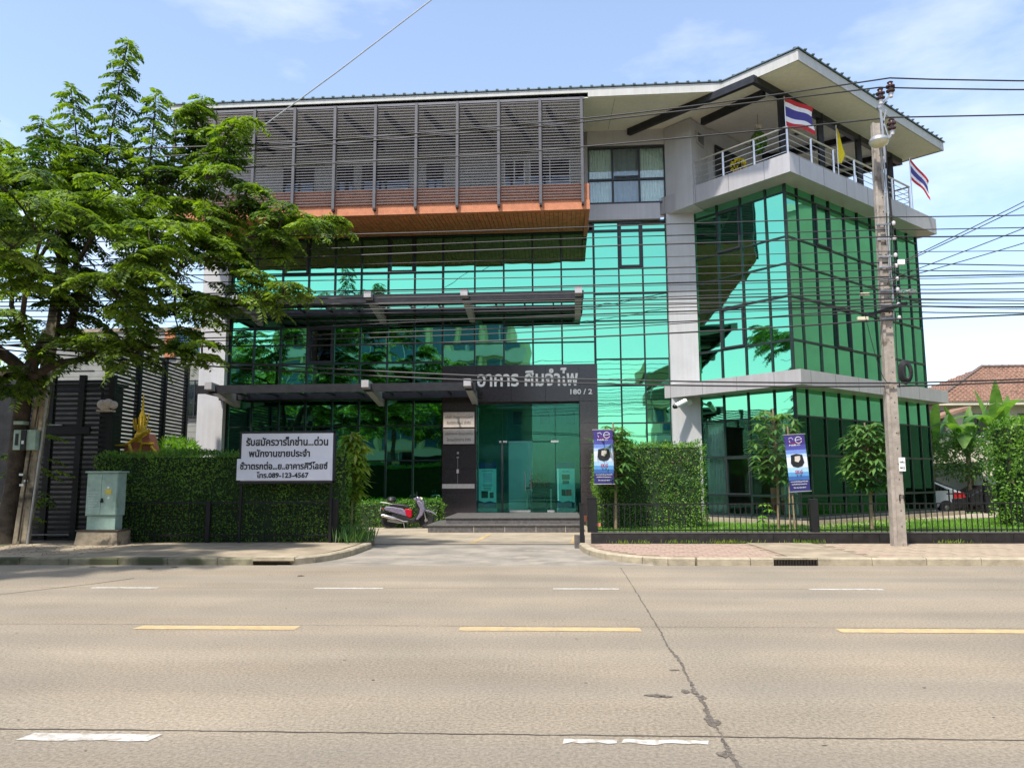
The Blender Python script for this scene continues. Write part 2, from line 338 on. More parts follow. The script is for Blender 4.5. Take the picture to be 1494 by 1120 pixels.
def text(body, m, parent, origin, width, height=None, xaxis=(1, 0, 0), name='lettering', extrude=.004, bold=0., center=False, xf=None, res=2):
    """body set upright: xaxis along the line, z up, scaled to width (and height)"""
    c = bpy.data.curves.new('t', 'FONT'); c.body = body; c.extrude = extrude; c.offset = bold; c.resolution_u = res
    o = bpy.data.objects.new('t', c); COL.objects.link(o); bpy.context.view_layer.update()
    me = bpy.data.meshes.new_from_object(o.evaluated_get(bpy.context.evaluated_depsgraph_get())); bpy.data.objects.remove(o); bpy.data.curves.remove(c)
    k = len(me.vertices); V = np.empty(k*3); me.vertices.foreach_get('co', V); V = V.reshape(-1, 3)
    mn, mxx = V.min(0), V.max(0); sx = width/(mxx[0]-mn[0]); sz = height/(mxx[1]-mn[1]) if height else sx
    X = Vector(xaxis).normalized(); Nn = X.cross(Vector((0, 0, 1)))   # towards the reader
    O = ORIGIN.get(parent.name, Vector()) if parent else Vector(); o3 = Vector(origin)
    off = -width/2 if center else 0
    W = []
    for v in V:
        p = o3 + X*((v[0]-mn[0])*sx+off) + Vector((0, 0, 1))*((v[1]-mn[1])*sz) + Nn*(v[2])
        p = Vector(xf(*p)) if xf else p
        W += [p[0]-O[0], p[1]-O[1], p[2]-O[2]]
    me.vertices.foreach_set('co', W); me.materials.clear(); me.materials.append(M[m]); me.update(); me.name = name
    ob = bpy.data.objects.new(name, me); COL.objects.link(ob)
    return attach(ob, parent)

def nrm(a): return a/np.maximum(np.linalg.norm(a, axis=-1, keepdims=True), 1e-9)
def leaves(name, m, parent, P, D, N, Ln, Wd, fold=.15):
    """P base, D direction, N leaf normal, one folded quad per leaf"""
    P = np.asarray(P, float); D = nrm(np.asarray(D, float)); N = np.asarray(N, float); Sd = nrm(np.cross(D, N)); N = np.cross(Sd, D)
    Ln = np.broadcast_to(Ln, len(P))[:, None]; Wd = np.broadcast_to(Wd, len(P))[:, None]
    a = P; t = P + D*Ln; mid = P + D*Ln*.45 - N*Ln*fold*.6
    l = mid + Sd*Wd*.5 + N*Wd*fold; r = mid - Sd*Wd*.5 + N*Wd*fold; t = t - N*Ln*fold
    V = np.stack([a, r, t, l], 1).reshape(-1, 3)
    O = ORIGIN.get(parent.name, Vector()) if parent else Vector(); V = V - np.array(O)
    n = len(P); me = bpy.data.meshes.new(name); me.vertices.add(4*n); me.loops.add(4*n); me.polygons.add(n)
    me.vertices.foreach_set('co', V.ravel()); me.loops.foreach_set('vertex_index', np.arange(4*n, dtype=np.int32))
    me.polygons.foreach_set('loop_start', np.arange(0, 4*n, 4, dtype=np.int32)); me.materials.append(M[m]); me.update(calc_edges=True)
    o = bpy.data.objects.new(name, me); COL.objects.link(o)
    return attach(o, parent)
class LB:
    """collects leaves"""
    def __init__(s): s.P = []; s.D = []; s.N = []; s.L = []; s.W = []
    def add(s, P, D, N, Ln, Wd):
        P = np.atleast_2d(P); k = len(P); s.P.append(P); s.D.append(np.broadcast_to(D, (k, 3))); s.N.append(np.broadcast_to(N, (k, 3)))
        s.L.append(np.broadcast_to(Ln, k)); s.W.append(np.broadcast_to(Wd, k))
    def frond(s, p, d, up, length, pairs, ll, lw, droop=.35):
        """pinnate leaf: a drooping stalk with pairs of leaflets"""
        p = np.array(p, float); d = np.array(d, float); d /= np.linalg.norm(d)
        side = np.cross(d, up); side /= max(np.linalg.norm(side), 1e-6); up = np.cross(side, d)
        t = (np.arange(pairs)+1)/pairs
        base = p + d*(t*length)[:, None] - np.array([0, 0, 1.])*(droop*length*t**2)[:, None]
        tang = nrm(d - np.array([0, 0, 1.])*(2*droop*t)[:, None])
        for sg in (1, -1):
            dd = nrm(tang*.45 + side*sg + np.array([0, 0, -.25]) + rng.normal(0, .16, (pairs, 3)))
            nn = up + rng.normal(0, .25, (pairs, 3))
            s.P.append(base); s.D.append(dd); s.N.append(nn)
            sz = (.75+.5*np.sin(t*math.pi*.9))
            s.L.append(ll*sz*rng.uniform(.85, 1.15, pairs)); s.W.append(np.full(pairs, lw)*sz)
    def build(s, name, m, parent, fold=.15):
        return leaves(name, m, parent, np.concatenate(s.P), np.concatenate(s.D), np.concatenate(s.N), np.concatenate(s.L), np.concatenate(s.W), fold)

# main block frame: the long facade runs at 1.2 degrees to the road
def T(x, y, z):
    l = (4.4-x)/(1+.021*min(x, 0)/27.2)
    return (4.4 - l*math.cos(R(1.2)) + (y-27.2)*math.sin(R(1.2)), y + l*math.sin(R(1.2)), z)
TB = lambda: MB(T)
ca, sa = math.cos(R(40.5)), math.sin(R(40.5))
CX, CY = 7.86, 24.35            # corner of the glass wing
def Wg(s, t, z):                # wing frame: s along right face, t along left face (both away from the corner)
    return (CX + s*ca + t*math.cos(R(133)), CY + s*sa + t*math.sin(R(133)), z)
WB = lambda: MB(Wg)
def xy(p): return (p[0], p[1])

# ------------------------------------------------------------------ the setting
def structure(o): o['kind'] = 'structure'; return o
structure(box('ground', 'earth', None, -600, 600, -400, 1200, -.5, -.06))
structure(MB().box(-200, 200, 1.0, 14.55, -.3, 0).build('road', 'road'))
structure(box('far_sidewalk', 'slab', None, -200, 200, -4, 1.0, -.3, .13))
# lot: driveway ramp and forecourt
structure(MB().prism([(-5.2, 14.552), (1.95, 14.552), (1.95, 19.2), (-5.2, 19.2)], -.25, .002).build('driveway', 'ramp'))
structure(MB().box(-8.5, 1.6, 19.2, 27.4, -.25, .006).build('forecourt', 'lot'))
def sheet(name, m, poly, z, t=.004): return structure(MB().prism(poly, z-t+.001, z).build(name, m))
sheet('forecourt_joint', 'jointdark', [(-5.2, 19.18), (1.1, 19.18), (1.1, 19.25), (-5.2, 19.25)], .011)
for a in ((-1.95, 19.4, -1.75, 22.6, .07), (.62, 19.4, .84, 22.6, .10), (-6.2, 24.2, -3.9, 24.2, .05)):
    x0, y0, x1, y1, ww = a
    if y0 == y1: sheet('painted_line', 'linewhite', [(x0, y0), (x1, y0), (x1, y0+ww), (x0, y0+ww)], .012)
    else: sheet('painted_line', 'lineyellow', [(x0-ww, y0), (x0+ww, y0), (x1+ww, y1), (x1-ww, y1)], .012)
# lane markings, worn at the edges
def marking(m, x0, x1, y0, y1, ragged=0, skew=.0, name='lane_marking'):
    n = max(2, int((x1-x0)/.05)) if ragged else 1
    lo = []; hi = []
    for i in range(n+1):
        x = x0 + (x1-x0)*i/n
        e = (random.uniform(0, ragged) if ragged else 0)
        lo.append((x, y0+e)); hi.append((x+skew, y1-(random.uniform(0, ragged)*.6 if ragged else 0)))
    mb = MB(); k = n+1
    mb.pts([(x, y, .004) for x, y in lo] + [(x, y, .004) for x, y in hi])
    for i in range(n): mb.face([i, i+1, k+i+1, k+i])
    return structure(mb.build(name, m))
marking('linewhite', -3.34, -2.50, 4.81, 4.955, .022, .03)
marking('linewhite', .07, .40, 4.86, 4.965, .05, .01); marking('linewhite', .43, .95, 4.86, 4.97, .045, .02)
for x0, x1 in ((-4.55, -2.76), (-.98, .97), (3.05, 6.3), (-10.2, -8.4)): marking('lineyellow', x0, x1, 8.33, 8.54, .01, 0)
for x0, x1 in ((-6.95, -5.92), (-3.52, -2.48), (.05, 1.02), (3.76, 4.82), (7.4, 8.5)): marking('linewhite', x0, x1, 11.42, 11.54, .008)
# joints between road slabs and the long crack
def ribbon(name, m, P, wd, z=.003, rag=0):
    mb = MB(); n = len(P)
    for i, (x, y) in enumerate(P):
        a = Vector(P[max(i-1, 0)]); b = Vector(P[min(i+1, n-1)]); d = (b-a).normalized(); q = Vector((-d.y, d.x))
        ww = wd[i] if isinstance(wd, list) else wd
        e1 = ww/2*(1+random.uniform(-rag, rag)); e2 = ww/2*(1+random.uniform(-rag, rag))
        mb.pts([(x+q.x*e1, y+q.y*e1, z), (x-q.x*e2, y-q.y*e2, z)])
    for i in range(n-1): mb.face([2*i, 2*i+1, 2*i+3, 2*i+2])
    return structure(mb.build(name, m))
def wob(x0, x1, y, n=160, a=.006): return [(x0+(x1-x0)*i/n, y+random.uniform(-a, a)) for i in range(n+1)]
ribbon('road_joint', 'jointdark', wob(-12, 12, 5.03, 300, .006), .014, .003, .5)
ribbon('road_joint', 'crackm', wob(-20, 20, 8.60, 300, .008), .008, .003, .6)
ribbon('road_joint', 'crackm', wob(-25, 25, 11.50, 200, .008), .009, .003, .6)
ribbon('road_joint', 'jointdark', [(-12.2, 9.3), (-7.87, 10.79), (-7.2, 11.9), (-6.9, 12.6)], .02, .0035, .3)
cp = [(1.30, 14.2), (1.26, 12), (1.20, 9.66), (1.16, 8.2), (1.13, 7.6), (1.15, 7.13), (1.12, 6.53), (1.09, 6.03), (1.10, 5.7), (1.07, 5.44), (1.075, 5.2), (1.06, 4.96), (1.05, 4.7), (1.03, 4.3), (1.0, 3.6)]
cw = [.012, .014, .016, .018, .016, .034, .016, .040, .018, .05, .016, .018, .036, .02, .02]
PP = []; WW = []
for i in range(len(cp)-1):
    for k in range(14):
        t = k/14; PP.append((cp[i][0]*(1-t)+cp[i+1][0]*t+random.uniform(-.008, .008), cp[i][1]*(1-t)+cp[i+1][1]*t)); WW.append((cw[i]*(1-t)+cw[i+1]*t)*random.uniform(.5, 1.25))
ribbon('road_crack', 'crackm', PP, WW, .0035, .4)
def blob(name, m, x, y, rx, ry, z=.004, n=18, rag=.35):
    mb = MB(); mb.pts([(x+rx*math.cos(2*math.pi*i/n)*(1+random.uniform(-rag, rag)), y+ry*math.sin(2*math.pi*i/n)*(1+random.uniform(-rag, rag)), z) for i in range(n)]); mb.face(list(range(n)))
    return structure(mb.build(name, m))
for x, y, rx, ry in ((.78, 5.93, .075, .035), (.86, 5.90, .05, .02), (1.02, 6.05, .03, .05), (1.07, 5.32, .045, .09), (1.0, 4.72, .03, .05), (1.12, 5.9, .03, .06), (1.05, 6.7, .05, .025)):
    blob('road_pothole', 'crackm', x, y, rx, ry, .0042)
for i in range(70):
    x = random.uniform(-9, 10); y = random.uniform(4.4, 14)
    blob('road_pit', 'jointdark' if random.random() < .5 else 'crackm', x, y, random.uniform(.008, .022), random.uniform(.005, .012), .0035, 7)

# kerbs: rows of cast stones, rounded where the driveway comes in
KZ = .14
def kerb(name, mname, P, w_=.16, seg=.98, label=None):
    """P: polyline of the kerb's road-side edge; sidewalk side to the left of travel"""
    root = structure(MB().prism([(P[0][0], P[0][1]+.02), (P[0][0]+.01, P[0][1]+.02), (P[0][0]+.01, P[0][1]+.03), (P[0][0], P[0][1]+.03)], -.2, -.15).build(name, mname))
    # resample
    D = [0]
    for i in range(1, len(P)): D.append(D[-1] + math.dist(P[i], P[i-1]))
    def at(s):
        s = min(max(s, 0), D[-1])
        for i in range(1, len(P)):
            if s <= D[i]: t = (s-D[i-1])/(D[i]-D[i-1]); return Vector((P[i-1][0]*(1-t)+P[i][0]*t, P[i-1][1]*(1-t)+P[i][1]*t))
        return Vector(P[-1])
    s = 0
    while s < D[-1]-.05:
        e = min(s+seg, D[-1]); a, b = at(s+.006), at(e-.006); d = (b-a).normalized(); q = Vector((-d.y, d.x))*w_
        j = random.uniform(-.004, .004); c = Vector((-d.y, d.x))*.025
        mb = MB(); z1 = KZ+j
        n = mb.pts([(a.x, a.y, -.2), (b.x, b.y, -.2), (b.x, b.y, z1-.025), (a.x, a.y, z1-.025), (a.x+c.x, a.y+c.y, z1), (b.x+c.x, b.y+c.y, z1), (b.x+q.x, b.y+q.y, z1), (a.x+q.x, a.y+q.y, z1), (a.x+q.x, a.y+q.y, -.2), (b.x+q.x, b.y+q.y, -.2)])
        for f in ((0, 1, 2, 3), (3, 2, 5, 4), (4, 5, 6, 7), (7, 6, 9, 8), (0, 3, 4, 7, 8), (1, 9, 6, 5, 2)): mb.face([n+i for i in f])
        mb.build('kerb_stone', mname, root)
        s = e
    return root
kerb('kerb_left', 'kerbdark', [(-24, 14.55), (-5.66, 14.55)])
kerb('kerb_left', 'kerb', [(-4.86, 14.56), (-4.6, 14.9), (-4.35, 15.5), (-4.22, 16.3), (-4.2, 18.1)], seg=.5)
kerb('kerb_right', 'kerb', [(.70, 18.0), (.76, 17.0), (.88, 16.2), (1.15, 15.5), (1.6, 14.9), (2.2, 14.6), (2.75, 14.56)], seg=.5)
kerb('kerb_right', 'kerb', [(2.75, 14.55), (4.16, 14.55)]); kerb('kerb_right', 'kerb', [(4.96, 14.55), (22, 14.55)])
# left sidewalk in poured slabs
sw = structure(MB().prism([(-24, 14.70), (-4.9, 14.70), (-4.5, 15.6), (-4.38, 16.5), (-4.36, 18.1), (-4.36, 19.1), (-24, 19.1)], -.2, .115).build('sidewalk_left', 'mortar'))
xs = [-24, -21, -18, -15.2, -12.6, -10.1, -7.6, -5.9]
for i in range(len(xs)-1):
    for y0, y1 in ((14.71, 16.4), (16.4, 18.25)):
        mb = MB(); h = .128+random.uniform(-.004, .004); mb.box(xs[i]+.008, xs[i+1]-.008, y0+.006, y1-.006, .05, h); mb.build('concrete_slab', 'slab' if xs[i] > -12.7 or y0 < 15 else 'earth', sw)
MB().prism([(-5.89, 14.72), (-4.95, 14.72), (-4.62, 15.4), (-4.5, 16.39), (-5.89, 16.39)], .05, .13).build('concrete_slab', 'slab', sw)
MB().prism([(-5.89, 16.41), (-4.5, 16.41), (-4.45, 18.24), (-5.89, 18.24)], .05, .127).build('concrete_slab', 'slab', sw)
# right sidewalk with square pavers; concrete patch by the drain
def right_edge(y):
    P = [(18.2, .90), (17.0, .94), (16.2, 1.07), (15.6, 1.33), (15.05, 1.76), (14.75, 2.25), (14.7, 2.8)]
    for i in range(1, len(P)):
        if y >= P[i][0]: t = (P[i-1][0]-y)/(P[i-1][0]-P[i][0]); return P[i-1][1]*(1-t)+P[i][1]*t
    return 2.8
sr = structure(MB().prism([(.88, 18.1), (.94, 17.0), (1.07, 16.2), (1.33, 15.6), (1.76, 15.05), (2.25, 14.75), (2.8, 14.7), (22, 14.7), (22, 18.1)], -.2, .112).build('sidewalk_right', 'mortar'))
MB().box(4.55, 6.0, 14.74, 18.08, .06, .131).build('concrete_slab', 'slab', sr)
pav = []
pw = .28
ny = int(3.36/pw)
for j in range(ny):
    y0 = 14.72+j*pw
    off = (j % 2)*pw/2
    x = .6+off
    while x < 18:
        if x > right_edge(y0)+.02 and not (x+pw > 4.54 and x < 6.01): pav.append((x, y0))
        x += pw
pav.sort(key=lambda p: p[0]*.8+p[1]*.35)
shared = {}
for mk in ('paverred', 'pavertan'):
    mb = MB(); mb.box(.005, pw-.005, .005, pw-.005, 0, .06); shared[mk] = mb
def pmat(x): return 'paverred' if x < 4.6 + random.uniform(-1.2, 2.5) else 'pavertan'
base_me = {}
for i, (x, y) in enumerate(pav[:296]):
    mk = pmat(x)
    if mk not in base_me:
        o = shared[mk].build('paver', mk, sr); base_me[mk] = o.data
    else:
        o = bpy.data.objects.new('paver', base_me[mk]); COL.objects.link(o); attach(o, sr)
    o.location = (x, y, .066+random.uniform(-.003, .003))
mb = MB()
for x, y in pav[296:]:
    mb.mi = 0 if pmat(x) == 'paverred' else 1; z = random.uniform(-.003, .003); mb.box(x+.005, x+pw-.005, y+.005, y+pw-.005, .07, .126+z)
o = mb.build('paver_field', ['paverred', 'pavertan'], sr); o['kind'] = 'stuff'
# drains
dl = thing('storm_drain', (-5.26, 14.5, 0), 'open kerb drain slot in the dark kerb left of the driveway', 'drain')
box('drain_pit', 'drain', dl, -5.64, -4.88, 14.62, 15.0, -.35, .02); box('drain_lintel', 'kerb', dl, -5.66, -4.86, 14.53, 14.80, .085, .15)
dr = thing('storm_drain', (4.55, 14.5, 0), 'barred iron storm drain grate in the pale kerb right of the driveway', 'drain')
box('drain_pit', 'drain', dr, 4.18, 4.94, 14.60, 14.9, -.35, .01); box('drain_lintel', 'kerb', dr, 4.16, 4.96, 14.57, 14.82, .11, .145)
for i in range(15): box('grate_bar', 'drain', dr, 4.185+i*.053, 4.185+i*.053+.02, 14.55, 14.575, -.0, .112)
# leaves and scraps on the road by the kerb
for x, y, l in ((-7.35, 13.9, 'brown'), (-8.6, 14.2, 'pale'), (-7.0, 14.15, 'curled'), (-4.2, 12.9, 'brown')):
    mb = MB(); mb.pts([(x-.07, y, .008), (x, y-.04, .02), (x+.08, y+.01, .006), (x+.01, y+.04, .016)]); mb.face([0, 1, 2, 3]); o = mb.build('fallen_leaf', 'litter'); o['kind'] = 'stuff'
# lawn behind the low wall
lawn = structure(MB().prism([(1.3, 18.22), (40, 18.22), (40, 40), (1.3, 27.2)], -.2, .20).build('lawn', 'lawnbase'))
n = 42000
x = rng.uniform(1.32, 20, n); y = 18.3 + rng.uniform(0, 1, n)**1.25*8.5
keep = ~((x < 7.7) & (y > 24.3)) ; x = x[keep]; y = y[keep]; k = len(x)
o = leaves('grass', 'grass', None, np.c_[x, y, np.full(k, .195)], np.c_[rng.normal(0, .35, k), rng.normal(0, .35, k), np.ones(k)], rng.normal(0, 1, (k, 3)), rng.uniform(.04, .11, k), rng.uniform(.012, .022, k), .05)
tag(o, None, None, None, 'stuff')
structure(MB().prism([(7.4, 22.3), (40, 45), (40, 48), (7.0, 24)], -.1, .206).build('side_path', 'lot'))

# ------------------------------------------------------------------ the office building
B = thing('office_building', (0, 27.2, 0), 'three-storey green glass office building with grey louvred balcony and corner wing', 'building')
# --- structure boxes
zt = 10.72
TB().box(-12.75, -11.80, 26.9, 27.55, 0, 10.75).build('column', 'white', B)
TB().box(4.40, 5.40, 26.93, 27.6, 0, 11.25).build('column', 'white', B)
MB().prism([xy(T(-12.7, 27.56, 0)), xy(T(-12.45, 27.56, 0)), xy(T(-12.45, 38, 0)), xy(T(-12.7, 38, 0))], 0, 14.4).build('side_wall', 'white', B)
MB().prism([(-12.6, 38), (16, 38), (16, 38.3), (-12.6, 38.3)], 0, 14.6).build('rear_wall', 'white', B)
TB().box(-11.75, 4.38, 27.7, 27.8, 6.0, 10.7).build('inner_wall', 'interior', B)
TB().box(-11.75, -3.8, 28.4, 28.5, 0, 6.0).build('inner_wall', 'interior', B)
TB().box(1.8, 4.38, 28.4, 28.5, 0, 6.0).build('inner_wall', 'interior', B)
# --- mirror glass facade: panes one by one
VX_left = [-11.75, -10.84, -9.84, -8.85, -7.86, -6.87, -5.86, -4.87, -3.82]
VX_port = [-3.82, -2.64, -1.57, -.51, .55, 1.75]
VX_right = [1.75, 2.66, 3.53, 4.40]
def pane(frame, x0, x1, y, z0, z1, m='mirror', name='pane', tilt=.34):
    g = .02; ax = math.tan(R(random.gauss(0, tilt)))*(z1-z0)/2; ay = math.tan(R(random.gauss(0, tilt)))*(x1-x0)/2
    mb = MB(frame); a = .012
    P = [(x0+g, y-ax-ay), (x1-g, y-ax+ay), (x1-g, y+ax+ay), (x0+g, y+ax-ay)]; Z = [z0+g, z0+g, z1-g, z1-g]
    n = mb.pts([(P[i][0], P[i][1], Z[i]) for i in range(4)] + [(P[i][0], P[i][1]+a, Z[i]) for i in range(4)])
    for q in ((0, 1, 2, 3), (7, 6, 5, 4), (0, 4, 5, 1), (1, 5, 6, 2), (2, 6, 7, 3), (3, 7, 4, 0)): mb.face([n+i for i in q])
    return mb.build(name, m, B)
def casement(frame, x0, x1, y, z0, z1, m='mirror', th=.07):
    mb = MB(frame)
    mb.box(x0, x1, y-.05, y+.05, z0, z0+th); mb.box(x0, x1, y-.05, y+.05, z1-th, z1)
    mb.box(x0, x0+th, y-.05, y+.05, z0+th, z1-th); mb.box(x1-th, x1, y-.05, y+.05, z0+th, z1-th)
    f = mb.build('casement', 'frame', B)
    return f
YG = 27.2
ZR = [.45, 2.31, 3.57, 4.92, 5.90, 7.28, 8.38, 9.29, 10.72]
for i in range(len(VX_left)-1):
    for j in range(len(ZR)-1):
        if i == 3 and j == 4:
            pane(T, VX_left[i], VX_left[i+1], YG+.06, ZR[j], ZR[j+1], 'darkglass'); casement(T, VX_left[i]+.03, VX_left[i+1]-.03, YG, ZR[j]+.03, ZR[j+1]-.03); continue
        pane(T, VX_left[i], VX_left[i+1], YG, ZR[j], ZR[j+1])
        if j == 7 and i in (2, 6): casement(T, VX_left[i]+.03, VX_left[i+1]-.03, YG-.04, ZR[j]+.02, ZR[j+1]-.05)
ZP = [5.72, 6.56, 7.28, 8.38, 9.29, 10.72]
for i in range(len(VX_port)-1):
    for j in range(len(ZP)-1): pane(T, VX_port[i], VX_port[i+1], YG, ZP[j], ZP[j+1])
ZQ = [.45, 2.31, 3.59, 4.94, 5.91, 7.32, 8.32, 9.27, 11.06]
for i in range(3):
    for j in range(len(ZQ)-1):
        pane(T, VX_right[i], VX_right[i+1], YG, ZQ[j], ZQ[j+1])
        if i == 1 and j == 7: casement(T, VX_right[i]+.02, VX_right[i+1]-.02, YG-.04, ZQ[j]+.02, ZQ[j+1]-.03, th=.09)
def mull(x, z0, z1, w_=.055, fr=T, y=YG): return MB(fr).box(x-w_/2, x+w_/2, y-.045, y+.06, z0, z1).build('mullion', 'mullion', B)
def trans(x0, x1, z, w_=.05, fr=T, y=YG, yo=.038): return MB(fr).box(x0, x1, y-yo, y+.055, z-w_/2, z+w_/2).build('transom', 'mullion', B)
for x in VX_left[:-1]: mull(x, .4, 10.72, .07 if x > -11.7 else .09)
mull(-3.82, 5.75, 10.72, .08)
for x in VX_port[1:-1]: mull(x, 5.72, 10.72, .06)
mull(1.75, .4, 11.06, .08)
for x in VX_right[1:]: mull(x, .4, 11.06)
for z in ZR[1:-1]: trans(-11.72, -3.86, z, .07 if z in (5.90, 9.29) else .045)
for z in ZP[1:-1]: trans(-3.78, 1.71, z)
for z in ZQ[1:-1]: trans(1.79, 4.37, z)
trans(-11.72, 4.37, 10.70, .10); trans(1.6, 4.37, 11.04, .08, yo=.05)
TB().box(-11.75, -3.82, 27.05, 27.35, -.1, .44).build('plinth', 'blackstone', B); TB().box(1.78, 5.35, 27.0, 27.35, -.1, .44).build('plinth', 'blackstone', B)
# --- third floor wall behind the screen
Y3 = 27.0
TB().box(-12.6, -9.9, Y3, Y3+.2, 10.72, 14.5).build('upper_wall', 'greywall', B)
wins = [(-9.95, -8.7), (-7.85, -7.2), (-6.9, -5.1), (-4.45, -3.8), (-1.55, -.75), (-.6, .95)]
# piers between windows, lintel and sill
prev = -9.9
for i, (a, b) in enumerate(wins):
    if a > prev: TB().box(prev, a, Y3, Y3+.2, 10.72, 14.5).build('upper_wall', 'greywall', B)
    TB().box(a, b, Y3, Y3+.2, 13.45, 14.5).build('upper_wall', 'greywall', B); TB().box(a, b, Y3, Y3+.2, 10.72, 11.5).build('upper_wall', 'greywall', B)
    TB().box(a, b, Y3+.12, Y3+.14, 11.5, 13.45).build('window', 'darkglass', B)
    mb = TB(); mb.box(a, a+.05, Y3+.02, Y3+.11, 11.5, 13.45); mb.box(b-.05, b, Y3+.02, Y3+.11, 11.5, 13.45); mb.box((a+b)/2-.02, (a+b)/2+.02, Y3+.02, Y3+.11, 11.5, 13.45)
    mb.build('window_frame', 'panelwhite' if i > 3 else 'frame', B)
    prev = b
TB().box(prev, 1.58, Y3, Y3+.2, 10.72, 14.5).build('upper_wall', 'greywall', B)
# --- third floor bay with curtains beside the screen
TB().box(1.4, 4.46, Y3, Y3+.25, 13.92, 14.55).build('upper_wall', 'white', B)
TB().box(1.4, 4.20, Y3-.02, Y3+.25, 11.06, 11.66).build('spandrel', 'alum', B)
WX = [1.58, 2.50, 3.48, 4.44]; WZ = [11.68, 12.62, 13.90]
for i in range(3):
    for j in range(2):
        MB(T).box(WX[i]+.03, WX[i+1]-.03, Y3+.08, Y3+.09, WZ[j]+.03, WZ[j+1]-.03).build('window_pane', 'window', B)
mb = TB()
for x in (WX[0]+.02, WX[1], WX[2], WX[3]-.02): mb.box(x-.035, x+.035, Y3+.02, Y3+.14, WZ[0], WZ[2])
mb.build('window_frame', 'frame', B)
mb = TB()
for z in (WZ[0]+.03, WZ[1], WZ[2]-.03): mb.box(WX[0], WX[3], Y3+.025, Y3+.135, z-.035, z+.035)
mb.build('window_rail', 'frame', B)
MB(T).box(2.5+.05, 3.48-.05, Y3-.01, Y3+.02, 12.68, 12.74).build('casement', 'frame', B)
def curtain(fr, x0, x1, y, z0, z1, m, pitch=.10, amp=.035):
    mb = MB(fr); n = max(8, int((x1-x0)/pitch*6))
    for i in range(n+1):
        x = x0+(x1-x0)*i/n; yy = y + amp*math.sin(2*math.pi*(x-x0)/pitch + .6*math.sin(x*3))
        mb.pts([(x, yy, z0), (x, yy, z1)])
    for i in range(n): mb.face([2*i, 2*i+2, 2*i+3, 2*i+1])
    mb.smooth = True
    return mb.build('curtain', m, B)
curtain(T, 1.6, 2.45, Y3+.20, 11.6, 13.95, 'curtain'); curtain(T, 3.5, 4.4, Y3+.20, 11.6, 13.95, 'curtain')
curtain(T, 2.4, 3.5, Y3+.38, 11.6, 13.95, 'curtaing', .2, .05)
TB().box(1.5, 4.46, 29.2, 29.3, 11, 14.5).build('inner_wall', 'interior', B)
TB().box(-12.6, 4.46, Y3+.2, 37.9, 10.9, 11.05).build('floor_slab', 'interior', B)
# wedge wall between bay and terrace
MB().prism([(4.42, 26.95), (5.20, 25.96), (6.02, 27.12), (6.02, 27.5), (4.42, 27.5)], 11.2, lambda x, y: 14.18+.0045*(x-5.83)+.085*(y-23.85)+.05).build('terrace_wall', 'white', B)
MB().prism([(6.02, 27.12), (6.2, 27.12), (8.6, 29.6), (8.45, 29.8), (6.02, 27.5)], 11.2, lambda x, y: 14.18+.0045*(x-5.83)+.085*(y-23.85)+.05).build('terrace_wall', 'white', B)
ve = MB(); d1 = Vector((6.02-5.20, 27.12-25.96, 0)).normalized(); nn = Vector((d1.y, -d1.x, 0)); p0 = Vector((5.20, 25.96, 0))+d1*.42+nn*.02
def at2(s, z, o=0): q = p0+d1*s+nn*o; return (q.x, q.y, z)
vf = ve.extr([at2(0, 13.62), at2(.62, 13.62), at2(.62, 14.10), at2(0, 14.10)], (0, 0, 0), tuple(nn*.03)).build('vent', 'fascia', B)
MB().extr([at2(.06, 13.68, .035), at2(.56, 13.68, .035), at2(.56, 14.04, .035), at2(.06, 14.04, .035)], (0, 0, 0), tuple(nn*.004)).build('vent_grille', 'galv', vf)
for i in range(6): MB().extr([at2(.06, 13.70+i*.06, .041), at2(.56, 13.70+i*.06, .041), at2(.56, 13.72+i*.06, .041), at2(.06, 13.72+i*.06, .041)], (0, 0, 0), tuple(nn*.012)).build('vent_blade', 'slat', vf)
# sliding door on the terrace: dark panes with frame, on the receding wall
dd = Vector((8.6-6.2, 29.6-27.12, 0)).normalized(); dn = Vector((dd.y, -dd.x, 0)); q0 = Vector((6.2, 27.12, 0))+dd*.15+dn*.02
def at3(s, z, o=0): q = q0+dd*s+dn*o; return (q.x, q.y, z)
MB().extr([at3(0, 11.9), at3(1.9, 11.9), at3(1.9, 13.9), at3(0, 13.9)], (0, 0, 0), tuple(dn*.01)).build('terrace_door', 'darkglass', B)
mb = MB()
for s in (0, .62, 1.25, 1.88): mb.bar(at3(s, 11.9, .02), at3(s, 13.9, .02), .06, .05)
mb.bar(at3(0, 13.9, .02), at3(1.9, 13.9, .02), .06); mb.build('door_frame', 'frame', B)

# --- roof
def rz(x, y, o=0): return 14.63+o+.0045*(x-5.83)+.085*(y-23.85)
RP = [(-13.1, 24.27), (5.83, 23.85), (7.62, 21.65), (16.35, 30.3), (14.9, 32.2), (10, 40), (-13.1, 40)]
MB().prism(RP, lambda x, y: rz(x, y, -.035), lambda x, y: rz(x, y)).build('roof_sheet', 'roofmetal', B)
MB().prism([(-12.9, 24.36), (5.86, 23.94), (7.63, 21.80), (16.2, 30.32), (14.75, 32.1), (9.8, 39.8), (-12.9, 39.8)], lambda x, y: rz(x, y, -.37), lambda x, y: rz(x, y, -.345)).build('soffit', 'soffit', B)
def fascia(a, b, h=.30, t=.06, z0=-.055, m='fascia', name='fascia'):
    a = Vector(a); b = Vector(b); d = (b-a).normalized(); q = Vector((-d.y, d.x))*t
    P = [(a.x, a.y), (b.x, b.y), (b.x+q.x, b.y+q.y), (a.x+q.x, a.y+q.y)]
    return MB().prism(P, lambda x, y: rz(x, y, z0-h), lambda x, y: rz(x, y, z0)).build(name, m, B)
